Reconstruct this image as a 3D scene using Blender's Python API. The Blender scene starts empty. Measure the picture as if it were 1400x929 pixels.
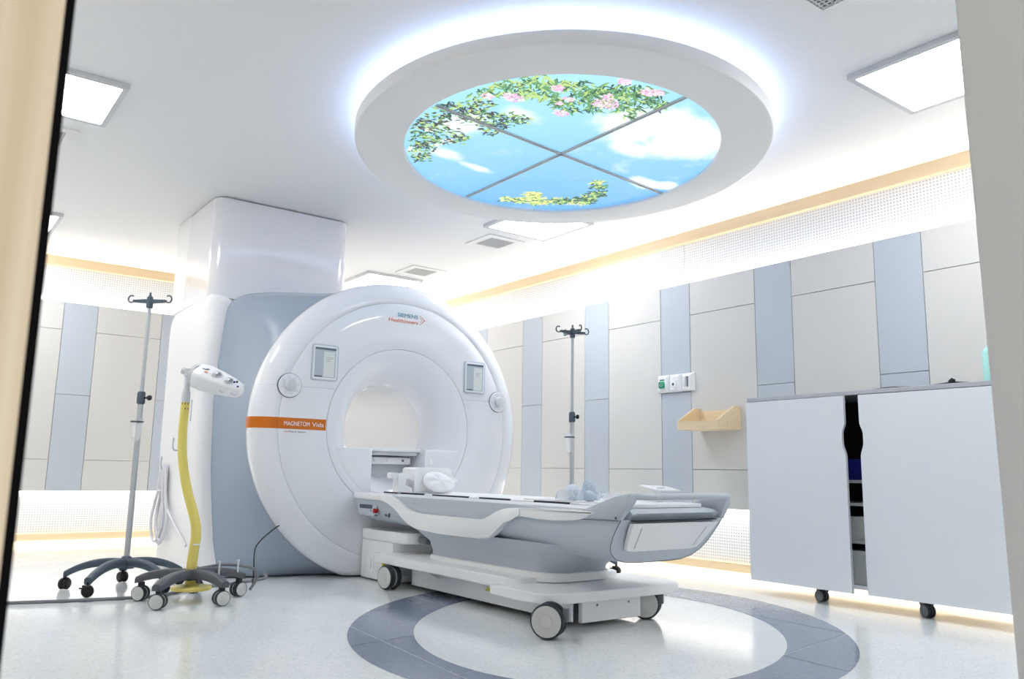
import bpy, bmesh, math, random
from mathutils import Vector, Matrix
PI = math.pi
S = bpy.context.scene
COL = S.collection
random.seed(7)

# ---------------------------------------------------------------- camera
def make_camera():
    yaw, pit, rol = math.radians(36.8784), math.radians(9.29282), math.radians(1.0052)
    f = Vector((math.sin(yaw)*math.cos(pit), math.cos(yaw)*math.cos(pit), math.sin(pit)))
    r = Vector((math.cos(yaw), -math.sin(yaw), 0)); u = r.cross(f)
    r2 = math.cos(rol)*r + math.sin(rol)*u; u2 = -math.sin(rol)*r + math.cos(rol)*u
    cam = bpy.data.cameras.new('camera'); o = bpy.data.objects.new('camera', cam); COL.objects.link(o)
    cam.sensor_fit = 'HORIZONTAL'; cam.sensor_width = 36; cam.lens = 36*1116.54/1400
    cam.clip_start = 0.02
    cam.dof.use_dof = True; cam.dof.focus_distance = 4.8; cam.dof.aperture_fstop = 18
    m = Matrix((r2, u2, -f)).transposed().to_4x4(); m.translation = (0, 0, 0.75)
    o.matrix_world = m
    S.camera = o
make_camera()
# ---------------------------------------------------------------- world, lights, exposure
w = bpy.data.worlds.new('corridor_fill'); S.world = w; w.use_nodes = True  # even world light added in place of the unseen corridor's lighting
w.node_tree.nodes['Background'].inputs[0].default_value = (1, 0.99, 0.97, 1)
w.node_tree.nodes['Background'].inputs[1].default_value = 0.85
S.view_settings.view_transform = 'Standard'; S.view_settings.look = 'None'
S.view_settings.gamma = 1; S.view_settings.use_curve_mapping = False
S.view_settings.exposure = 0.27
S.cycles.use_denoising = True
S.cycles.max_bounces = 10; S.cycles.diffuse_bounces = 7; S.cycles.glossy_bounces = 4
S.cycles.transparent_max_bounces = 12
LAMP = 18.5        # ceiling panels
SKY = 1.0          # backlit sky print
WARM = (1, 0.87, 0.66)
def strip(name, loc, rot, sx, sy, power, col):
    l = bpy.data.lights.new(name, 'AREA'); l.shape = 'RECTANGLE'; l.size = sx; l.size_y = sy
    l.energy = power; l.color = col
    o = bpy.data.objects.new(name, l); COL.objects.link(o); o.location = loc; o.rotation_euler = rot
    return o
UP, DOWN = (PI, 0, 0), (0, 0, 0)
XR, YB = 5.16, 8.98            # panel planes of the right and the back wall
ZB, ZT, ZC = 0.504, 2.346, 2.90
Y0, X0 = 0.5, -0.6
ymid, ylen = (Y0+YB)/2, YB-Y0-0.1
xmid, xlen = (X0+XR)/2, XR-X0-0.1
K = .5
strip('cove_strip', (XR+.15, ymid, 2.775), UP, .03, ylen, 30*K, WARM)
strip('cove_strip', (xmid, YB+.15, 2.775), UP, xlen, .03, 24*K, WARM)
strip('cove_strip', (X0-.15, ymid, 2.775), UP, .03, ylen, 30*K, WARM)
strip('ledge_strip', (XR+.04, ymid, ZT-.012), UP, .02, ylen, 30*K, (1, .95, .87))
strip('ledge_strip', (xmid, YB+.04, ZT-.012), UP, xlen, .02, 20*K, (1, .95, .87))
strip('ledge_strip', (X0-.04, ymid, ZT-.012), UP, .02, ylen, 30*K, (1, .95, .87))
strip('ledge_strip', (XR+.04, ymid, ZB+.012), DOWN, .02, ylen, 44*K, (1, .95, .87))
strip('ledge_strip', (xmid, YB+.04, ZB+.012), DOWN, xlen, .02, 30*K, (1, .95, .87))
strip('floor_strip', (XR+.04, ymid, .038), DOWN, .02, ylen, 8*K, WARM)
strip('floor_strip', (xmid, YB+.04, .038), DOWN, xlen, .02, 6*K, WARM)

strip('bore_light', (3.04, 6.65, 1.385), DOWN, .05, 1.9, 2.3, (1, .99, .98))
# ---------------------------------------------------------------- materials
def nodes_of(m): return m.node_tree.nodes, m.node_tree.links
def mat(name, col, rough=.5, metal=0, coat=0, noise=0, nscale=40, bump=0, emit=None, estr=0, trans=0, alpha=1, ior=1.45, spec=None):
    m = bpy.data.materials.new(name); m.use_nodes = True
    n, l = nodes_of(m); b = n['Principled BSDF']
    b.inputs['Base Color'].default_value = (*col, 1); b.inputs['Roughness'].default_value = rough
    b.inputs['Metallic'].default_value = metal; b.inputs['Coat Weight'].default_value = coat
    b.inputs['Coat Roughness'].default_value = .05
    b.inputs['IOR'].default_value = ior; b.inputs['Transmission Weight'].default_value = trans
    b.inputs['Alpha'].default_value = alpha
    if spec is not None: b.inputs['Specular IOR Level'].default_value = spec
    if emit: b.inputs['Emission Color'].default_value = (*emit, 1); b.inputs['Emission Strength'].default_value = estr
    if noise or bump:
        tc = n.new('ShaderNodeTexCoord'); nz = n.new('ShaderNodeTexNoise'); nz.inputs['Scale'].default_value = nscale
        nz.inputs['Detail'].default_value = 4
        l.new(tc.outputs['Object'], nz.inputs['Vector'])
        if noise:
            mr = n.new('ShaderNodeMapRange'); mr.inputs[3].default_value = 1-noise; mr.inputs[4].default_value = 1+noise
            mx = n.new('ShaderNodeMix'); mx.data_type = 'RGBA'; mx.blend_type = 'MULTIPLY'; mx.inputs[0].default_value = 1
            mx.inputs[6].default_value = (*col, 1)
            l.new(nz.outputs[0], mr.inputs[0]); l.new(mr.outputs[0], mx.inputs[7]); l.new(mx.outputs[2], b.inputs['Base Color'])
        if bump:
            bp = n.new('ShaderNodeBump'); bp.inputs['Strength'].default_value = bump; bp.inputs['Distance'].default_value = .002
            l.new(nz.outputs[0], bp.inputs['Height']); l.new(bp.outputs[0], b.inputs['Normal'])
    return m
def wood(name, c1, c2, axis=2, scale=60, rough=.45):
    m = bpy.data.materials.new(name); m.use_nodes = True; n, l = nodes_of(m); b = n['Principled BSDF']
    b.inputs['Roughness'].default_value = rough
    tc = n.new('ShaderNodeTexCoord'); mp = n.new('ShaderNodeMapping'); s = [scale]*3; s[axis] = scale*.02
    mp.inputs['Scale'].default_value = s
    nz = n.new('ShaderNodeTexNoise'); nz.inputs['Scale'].default_value = 1; nz.inputs['Detail'].default_value = 6
    cr = n.new('ShaderNodeValToRGB'); cr.color_ramp.elements[0].position = .3; cr.color_ramp.elements[1].position = .7
    cr.color_ramp.elements[0].color = (*c1, 1); cr.color_ramp.elements[1].color = (*c2, 1)
    l.new(tc.outputs['Object'], mp.inputs[0]); l.new(mp.outputs[0], nz.inputs['Vector'])
    l.new(nz.outputs[0], cr.inputs[0]); l.new(cr.outputs[0], b.inputs['Base Color'])
    return m
def perforated(name, ax):
    # white acoustic board with a grid of small round holes; ax = 0 when the board runs along x, 1 when along y
    m = mat(name, (.86, .86, .85), .6); n, l = nodes_of(m); b = n['Principled BSDF']
    tc = n.new('ShaderNodeTexCoord'); sp = n.new('ShaderNodeSeparateXYZ'); l.new(tc.outputs['Object'], sp.inputs[0])
    P = .0225
    def cell(sock):
        d = n.new('ShaderNodeMath'); d.operation = 'DIVIDE'; d.inputs[1].default_value = P; l.new(sock, d.inputs[0])
        f = n.new('ShaderNodeMath'); f.operation = 'FRACT'; l.new(d.outputs[0], f.inputs[0])
        s = n.new('ShaderNodeMath'); s.operation = 'SUBTRACT'; s.inputs[1].default_value = .5; l.new(f.outputs[0], s.inputs[0])
        q = n.new('ShaderNodeMath'); q.operation = 'MULTIPLY'; l.new(s.outputs[0], q.inputs[0]); l.new(s.outputs[0], q.inputs[1])
        return q.outputs[0]
    a, c = cell(sp.outputs[ax]), cell(sp.outputs[2])
    ad = n.new('ShaderNodeMath'); ad.operation = 'ADD'; l.new(a, ad.inputs[0]); l.new(c, ad.inputs[1])
    lt = n.new('ShaderNodeMapRange'); lt.inputs[1].default_value = .045; lt.inputs[2].default_value = .065
    lt.inputs[3].default_value = 0; lt.inputs[4].default_value = 1; l.new(ad.outputs[0], lt.inputs[0])
    mx = n.new('ShaderNodeMix'); mx.data_type = 'RGBA'; mx.inputs[6].default_value = (.50, .50, .52, 1); mx.inputs[7].default_value = (.86, .86, .85, 1)
    l.new(lt.outputs[0], mx.inputs[0]); l.new(mx.outputs[2], b.inputs['Base Color'])
    bp = n.new('ShaderNodeBump'); bp.inputs['Distance'].default_value = .003; bp.inputs['Strength'].default_value = .5
    l.new(lt.outputs[0], bp.inputs['Height']); l.new(bp.outputs[0], b.inputs['Normal'])
    return m
def floor_mat(name, base, dark, light):
    m = mat(name, base, .16); n, l = nodes_of(m); b = n['Principled BSDF']
    tc = n.new('ShaderNodeTexCoord')
    v = n.new('ShaderNodeTexVoronoi'); v.inputs['Scale'].default_value = 110; l.new(tc.outputs['Object'], v.inputs['Vector'])
    sx = n.new('ShaderNodeSeparateColor'); l.new(v.outputs['Color'], sx.inputs[0])
    cr = n.new('ShaderNodeValToRGB'); e = cr.color_ramp.elements
    e[0].position = .0; e[0].color = (*dark, 1); e[1].position = 1; e[1].color = (*light, 1)
    k = e.new(.25); k.color = (*base, 1); k = e.new(.8); k.color = (*base, 1)
    l.new(sx.outputs[0], cr.inputs[0])
    nz = n.new('ShaderNodeTexNoise'); nz.inputs['Scale'].default_value = 3; nz.inputs['Detail'].default_value = 5; l.new(tc.outputs['Object'], nz.inputs['Vector'])
    mr = n.new('ShaderNodeMapRange'); mr.inputs[3].default_value = .95; mr.inputs[4].default_value = 1.04; l.new(nz.outputs[0], mr.inputs[0])
    mx = n.new('ShaderNodeMix'); mx.data_type = 'RGBA'; mx.blend_type = 'MULTIPLY'; mx.inputs[0].default_value = 1
    l.new(cr.outputs[0], mx.inputs[6]); l.new(mr.outputs[0], mx.inputs[7]); l.new(mx.outputs[2], b.inputs['Base Color'])
    r = n.new('ShaderNodeMapRange'); r.inputs[3].default_value = .08; r.inputs[4].default_value = .18; l.new(nz.outputs[0], r.inputs[0]); l.new(r.outputs[0], b.inputs['Roughness'])
    return m
def sky_print(name):
    # printed film lit from behind: blue sky with clouds
    m = bpy.data.materials.new(name); m.use_nodes = True; n, l = nodes_of(m); b = n['Principled BSDF']
    b.inputs['Base Color'].default_value = (.02, .02, .02, 1); b.inputs['Roughness'].default_value = .4
    tc = n.new('ShaderNodeTexCoord'); nz = n.new('ShaderNodeTexNoise'); nz.inputs['Scale'].default_value = 3.2; nz.inputs['Detail'].default_value = 8; nz.inputs['Roughness'].default_value = .62
    l.new(tc.outputs['Object'], nz.inputs['Vector'])
    acc = None
    for (x, y, rx, ry, a) in ((3.22, 3.15, .40, .32, 1), (3.62, 3.12, .42, .34, 1), (3.35, 3.0, .34, .28, .9), (3.42, 3.40, .22, .14, .8), (3.95, 3.77, .20, .12, 1), (4.10, 3.72, .12, .10, .9), (2.88, 4.27, .22, .07, .75),
                              (2.64, 3.45, .22, .12, .62), (2.44, 3.75, .2, .25, .7), (2.62, 4.2, .2, .1, .6), (3.87, 3.0, .1, .16, .9)):
        mp = n.new('ShaderNodeMapping'); mp.vector_type = 'TEXTURE'; mp.inputs['Location'].default_value = (x-3.17, y-3.755, .022); mp.inputs['Scale'].default_value = (rx, ry, 1)
        mp.inputs['Rotation'].default_value = (0, 0, .15)
        l.new(tc.outputs['Object'], mp.inputs[0])
        g = n.new('ShaderNodeTexGradient'); g.gradient_type = 'SPHERICAL'; l.new(mp.outputs[0], g.inputs[0])
        s = n.new('ShaderNodeMath'); s.operation = 'MULTIPLY'; s.inputs[1].default_value = a; l.new(g.outputs['Fac'], s.inputs[0])
        if acc is None: acc = s.outputs[0]
        else:
            q = n.new('ShaderNodeMath'); q.operation = 'MAXIMUM'; l.new(acc, q.inputs[0]); l.new(s.outputs[0], q.inputs[1]); acc = q.outputs[0]
    p = n.new('ShaderNodeMath'); p.operation = 'MULTIPLY_ADD'; p.inputs[1].default_value = 1.3; p.inputs[2].default_value = -.62; l.new(nz.outputs[0], p.inputs[0])
    ad = n.new('ShaderNodeMath'); ad.operation = 'ADD'; l.new(acc, ad.inputs[0]); l.new(p.outputs[0], ad.inputs[1])
    mr = n.new('ShaderNodeMapRange'); mr.interpolation_type = 'SMOOTHSTEP'; mr.inputs[1].default_value = .10; mr.inputs[2].default_value = .55; l.new(ad.outputs[0], mr.inputs[0])
    # sky deepens towards the far side of the print
    sp = n.new('ShaderNodeSeparateXYZ'); l.new(tc.outputs['Object'], sp.inputs[0])
    sm = n.new('ShaderNodeMath'); sm.operation = 'ADD'; l.new(sp.outputs[0], sm.inputs[0]); l.new(sp.outputs[1], sm.inputs[1])
    gr = n.new('ShaderNodeMapRange'); gr.inputs[1].default_value = -1.3; gr.inputs[2].default_value = 1.2; l.new(sm.outputs[0], gr.inputs[0])
    sk = n.new('ShaderNodeMix'); sk.data_type = 'RGBA'; sk.inputs[6].default_value = (.36, .72, .93, 1); sk.inputs[7].default_value = (.14, .42, .88, 1); l.new(gr.outputs[0], sk.inputs[0])
    mx = n.new('ShaderNodeMix'); mx.data_type = 'RGBA'; mx.inputs[7].default_value = (.84, .94, 1, 1)
    l.new(mr.outputs[0], mx.inputs[0]); l.new(sk.outputs[2], mx.inputs[6])
    l.new(mx.outputs[2], b.inputs['Emission Color']); b.inputs['Emission Strength'].default_value = SKY
    return m

M = dict(
 ceil=mat('ceiling_paint', (.81, .81, .815), .7, noise=.01, nscale=30),
 disc=mat('disc_paint', (.80, .80, .80), .5),
 beige=mat('beige_wall_panel', (.60, .59, .57), .42, noise=.025, nscale=180),
 stripe=mat('blue_grey_wall_panel', (.465, .505, .56), .42, noise=.02, nscale=180),
 joint=mat('dark_joint', (.42, .43, .45), .8),
 perfy=perforated('perforated_board_side', 1), perfx=perforated('perforated_board_back', 0),
 jamb=mat('door_frame_paint', (.60, .60, .595), .5), white_wall=mat('white_wall_paint', (.82, .82, .82), .6),
 rim=wood('maple_trim', (.80, .60, .36), (.86, .67, .43), 1, 30), rimx=wood('maple_trim_back', (.80, .60, .36), (.86, .67, .43), 0, 30),
 shelf=wood('pale_birch', (.72, .56, .35), (.80, .65, .44), 1, 40),
 door=wood('oak_door_veneer', (.62, .49, .33), (.78, .66, .49), 2, 120),
 black=mat('black_rubber', (.006, .006, .008), .5),
 gasket=mat('black_gasket', (.003, .003, .004), .9, spec=.1),
 floor=floor_mat('speckled_vinyl_floor', (.78, .81, .82), (.66, .70, .71), (.86, .875, .875)),
 ring=floor_mat('slate_blue_vinyl', (.215, .255, .345), (.18, .215, .30), (.26, .30, .385)),
 gloss=mat('glossy_white_plastic', (.81, .82, .86), .10, coat=.6),
 satin=mat('satin_white_plastic', (.85, .855, .865), .32),
 tube=mat('matte_warm_white_plastic', (.79, .79, .79), .35),
 grey=mat('blue_grey_plastic', (.345, .405, .495), .22, noise=.01, nscale=60),
 tgrey=mat('table_grey_plastic', (.50, .545, .60), .38, noise=.01, nscale=60),
 lgrey=mat('light_grey_plastic', (.62, .64, .67), .4),
 slate=mat('dark_slate_plastic', (.065, .09, .12), .42),
 dgrey=mat('dark_grey_metal', (.17, .18, .20), .45),
 chrome=mat('brushed_chrome', (.62, .63, .65), .28, metal=.9),
 alu=mat('grey_aluminium', (.50, .52, .54), .4, metal=.3),
 frame=mat('lamp_frame_grey', (.58, .59, .61), .5),
 lamp=mat('lit_diffuser', (.9, .9, .9), .5, emit=(.95, .97, 1), estr=LAMP),
 halo=mat('led_halo_strip', (.9, .9, .9), .5, emit=(.46, .60, 1), estr=8.5),
 sky=sky_print('sky_film'),
 orange=mat('orange_band', (.62, .15, .003), .3), teal=mat('teal_ink', (.02, .27, .36), .4), rust=mat('orange_ink', (.72, .14, .035), .4),
 ink=mat('dark_ink', (.09, .09, .10), .5), red=mat('red_button', (.45, .01, .015), .3),
 yellow=mat('yellow_paint', (.79, .67, .17), .35), yolive=mat('yellow_plastic', (.62, .52, .06), .5),
 wheel=mat('pale_wheel_disc', (.60, .60, .58), .45), tyre=mat('dark_tyre', (.03, .035, .045), .6),
 clear=mat('clear_plastic', (.92, .95, .97), .05, alpha=.14, spec=.8),
 film=mat('clear_film', (.85, .89, .95), .15, alpha=.32, spec=.6),
 foam=mat('blue_grey_foam', (.50, .57, .68), .85, noise=.25, nscale=90, bump=.6),
 foam2=mat('pale_blue_cloth', (.68, .75, .86), .8, noise=.1, nscale=60),
 cloth=mat('white_cloth', (.84, .85, .87), .7, bump=.4, nscale=25),
 cab=mat('pale_laminate', (.79, .815, .85), .4), cabtop=mat('grey_laminate', (.46, .47, .51), .45),
 cabin=mat('cabinet_interior', (.02, .02, .025), .8), cabsh=mat('grey_shelf_board', (.42, .43, .45), .5),
 bluebox=mat('navy_bin', (.01, .015, .20), .4), drawer=mat('pale_grey_drawer', (.55, .58, .58), .4),
 mint=mat('mint_bottle', (.42, .80, .74), .3, trans=.15), green=mat('green_outlet', (.01, .27, .15), .4),
 screen=mat('screen_glass', (.46, .52, .58), .12), screen2=mat('screen_light', (.72, .76, .74), .12), screen3=mat('screen_bar', (.12, .15, .2), .15),
 bezel=mat('bezel_grey', (.50, .56, .63), .3), vent=mat('vent_mesh', (.52, .52, .53), .6), vdark=mat('vent_dark', (.05, .05, .05), .8),
 darkseam=mat('seam_dark', (.50, .52, .56), .7),
 cable=mat('white_cable', (.76, .76, .80), .45), gcable=mat('grey_hose', (.20, .21, .23), .6),
)
def emis(name, c, s=1.0): return mat(name, (.02, .02, .02), .5, emit=c, estr=s)
LEAF = [emis('leaf_print_dark', (.03, .09, .06)), emis('leaf_print_mid', (.13, .34, .13)), emis('leaf_print_lime', (.50, .68, .22)), emis('blossom_print_white', (.9, .93, .85)),
        emis('blossom_print_pink', (.86, .42, .66)), emis('blossom_print_rose', (.95, .66, .80)), emis('blossom_print_yellow', (.84, .78, .30)), emis('twig_print', (.07, .05, .06))]

# ---------------------------------------------------------------- object helpers
def root(name, label=None, cat=None, loc=(0, 0, 0), group=None, kind=None, rz=0):
    o = bpy.data.objects.new(name, None); COL.objects.link(o); o.location = loc; o.rotation_euler = (0, 0, rz)
    o.empty_display_size = .05
    return tag(o, label, cat, group, kind)
def tag(o, label=None, cat=None, group=None, kind=None):
    if label: o['label'] = label
    if cat: o['category'] = cat
    if group: o['group'] = group
    if kind: o['kind'] = kind
    return o
def wloc(o):
    v = Vector((0, 0, 0))
    while o is not None: v += o.location; o = o.parent
    return v
def link(name, bm, mats, parent=None, smooth=True, ang=35, local=False, label=None, kind=None):
    """one mesh object from a bmesh given in world coordinates (or in the parent's own frame when local)"""
    if not isinstance(mats, (list, tuple)): mats = [mats]
    bmesh.ops.recalc_face_normals(bm, faces=bm.faces[:])
    c = Vector((0, 0, 0)) if local or parent is None else wloc(parent)
    if parent is None or not local:
        bmesh.ops.translate(bm, verts=bm.verts[:], vec=-c)
    me = bpy.data.meshes.new(name); bm.to_mesh(me); bm.free()
    for m in mats: me.materials.append(m)
    if smooth:
        me.polygons.foreach_set('use_smooth', [True]*len(me.polygons)); me.set_sharp_from_angle(angle=math.radians(ang))
    o = bpy.data.objects.new(name, me); COL.objects.link(o)
    if parent is not None: o.parent = parent
    if label: o['label'] = label
    if kind: o['kind'] = kind
    return o
def NB(): return bmesh.new()
def box(bm, x0, x1, y0, y1, z0, z1, bev=0, seg=2, mi=0):
    vs = [bm.verts.new(p) for p in ((x0, y0, z0), (x1, y0, z0), (x1, y1, z0), (x0, y1, z0), (x0, y0, z1), (x1, y0, z1), (x1, y1, z1), (x0, y1, z1))]
    fs = [bm.faces.new([vs[i] for i in q]) for q in ((3, 2, 1, 0), (4, 5, 6, 7), (0, 1, 5, 4), (1, 2, 6, 5), (2, 3, 7, 6), (3, 0, 4, 7))]
    for f in fs: f.material_index = mi
    if bev:
        es = list({e for f in fs for e in f.edges})
        r = bmesh.ops.bevel(bm, geom=es, offset=bev, segments=seg, affect='EDGES', profile=.5)
        for f in r['faces']: f.material_index = mi
    return bm
def obox(name, mats, parent, *a, bev=0, seg=2, **k): return link(name, box(NB(), *a, bev=bev, seg=seg), mats, parent, **k)
def prism(bm, poly, axis, a, b, bev=0, seg=2, mi=0):
    """poly: 2-D points; axis 'x' -> (y,z), 'y' -> (x,z), 'z' -> (x,y)"""
    def P(p, t): return {'x': (t, p[0], p[1]), 'y': (p[0], t, p[1]), 'z': (p[0], p[1], t)}[axis]
    v0 = [bm.verts.new(P(p, a)) for p in poly]; v1 = [bm.verts.new(P(p, b)) for p in poly]; n = len(poly)
    fs = [bm.faces.new(v0[::-1]), bm.faces.new(v1)] + [bm.faces.new((v0[i], v0[(i+1) % n], v1[(i+1) % n], v1[i])) for i in range(n)]
    for f in fs: f.material_index = mi
    if bev:
        es = list({e for f in fs[:2] for e in f.edges})
        bmesh.ops.bevel(bm, geom=es, offset=bev, segments=seg, affect='EDGES', profile=.5)
    return bm
def rrect(x0, x1, y0, y1, r, n=6):
    out = []
    rs = r if isinstance(r, (list, tuple)) else [r]*4
    for (cx, cy, a0, q) in ((x1, y1, 0, rs[0]), (x0, y1, 90, rs[1]), (x0, y0, 180, rs[2]), (x1, y0, 270, rs[3])):
        sx = -1 if a0 in (0, 270) else 1; sy = -1 if a0 in (0, 90) else 1
        if q <= 0: out.append((cx, cy)); continue
        for k in range(n+1):
            t = math.radians(a0+90*k/n); out.append((cx+sx*q+q*math.cos(t), cy+sy*q+q*math.sin(t)))
    return out
def loft(bm, rings, close=True, cap0=True, cap1=True, mi=0):
    R = [[bm.verts.new(p) for p in r] for r in rings]; n = len(R[0])
    for a, b in zip(R, R[1:]):
        for i in range(n if close else n-1):
            f = bm.faces.new((a[i], a[(i+1) % n], b[(i+1) % n], b[i])); f.material_index = mi
    if cap0: bm.faces.new(R[0][::-1]).material_index = mi
    if cap1: bm.faces.new(R[-1]).material_index = mi
    return bm
def tube(bm, pts, rad, n=10, cap=True, mi=0):
    pts = [Vector(p) for p in pts]; rings = []
    up = None
    for i, p in enumerate(pts):
        d = (pts[min(i+1, len(pts)-1)]-pts[max(i-1, 0)]).normalized()
        if up is None:
            up = d.orthogonal().normalized()
        up = (up - d*up.dot(d)).normalized(); s = d.cross(up)
        r = rad(i/(len(pts)-1)) if callable(rad) else (rad[i] if isinstance(rad, (list, tuple)) else rad)
        rings.append([p+up*(r*math.cos(2*PI*k/n))+s*(r*math.sin(2*PI*k/n)) for k in range(n)])
    return loft(bm, rings, True, cap, cap, mi)
def spline(pts, k=6):
    pts = [Vector(p) for p in pts]; out = []
    for i in range(len(pts)-1):
        p0, p1, p2, p3 = pts[max(i-1, 0)], pts[i], pts[i+1], pts[min(i+2, len(pts)-1)]
        for j in range(k):
            t = j/k
            out.append(.5*((2*p1)+(p2-p0)*t+(2*p0-5*p1+4*p2-p3)*t*t+(3*p1-p0-3*p2+p3)*t**3))
    return out+[pts[-1]]
def lathe(bm, prof, c, axis='z', n=32, mi=0, cap=False):
    """prof: (radius, offset along axis)"""
    rings = []
    for r, h in prof:
        ring = []
        for k in range(n):
            t = 2*PI*k/n; a, b = r*math.cos(t), r*math.sin(t)
            ring.append({'z': (c[0]+a, c[1]+b, c[2]+h), 'y': (c[0]+a, c[1]+h, c[2]+b), 'x': (c[0]+h, c[1]+a, c[2]+b)}[axis])
        rings.append(ring)
    return loft(bm, rings, True, cap, cap, mi)
def cut(bm, co, no, fill=True):
    r = bmesh.ops.bisect_plane(bm, geom=bm.verts[:]+bm.edges[:]+bm.faces[:], plane_co=co, plane_no=no, clear_outer=True)
    if fill:
        es = [e for e in r['geom_cut'] if isinstance(e, bmesh.types.BMEdge)]
        if es: bmesh.ops.holes_fill(bm, edges=es) if False else bmesh.ops.contextual_create(bm, geom=es) if False else bmesh.ops.triangle_fill(bm, edges=es, use_beauty=True)
    return bm
def xform(bm, m): bmesh.ops.transform(bm, matrix=m, verts=bm.verts[:]); return bm
def dup(o, parent=None, loc=None, rz=None, label=None):
    c = o.copy(); COL.objects.link(c)
    if parent is not None: c.parent = parent
    if loc is not None: c.location = loc
    if rz is not None: c.rotation_euler = (0, 0, rz)
    if label: c['label'] = label
    for ch in list(o.children): dup(ch, c)
    return c
def text(name, s, size, origin, mats, parent, xdir=(1, 0, 0), zdir=(0, 0, 1), depth=.0012, width=None, bold=0, shear=0):
    cu = bpy.data.curves.new(name, 'FONT'); cu.body = s; cu.size = size; cu.extrude = depth/2; cu.offset = bold; cu.shear = shear
    cu.resolution_u = 3
    t = bpy.data.objects.new(name, cu); COL.objects.link(t); bpy.context.view_layer.update()
    me = bpy.data.meshes.new_from_object(t.evaluated_get(bpy.context.evaluated_depsgraph_get()))
    bpy.data.objects.remove(t)
    bm = NB(); bm.from_mesh(me); bpy.data.meshes.remove(me)
    xs = [v.co.x for v in bm.verts]; x0 = min(xs); k = (width/(max(xs)-x0)) if width else 1
    X, Z = Vector(xdir), Vector(zdir); N = X.cross(Z)
    for v in bm.verts: v.co = Vector(origin)+X*((v.co.x-x0)*k)+Z*v.co.y+N*v.co.z
    for f in bm.faces: f.material_index = 0
    return link(name, bm, mats, parent, smooth=False)

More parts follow.
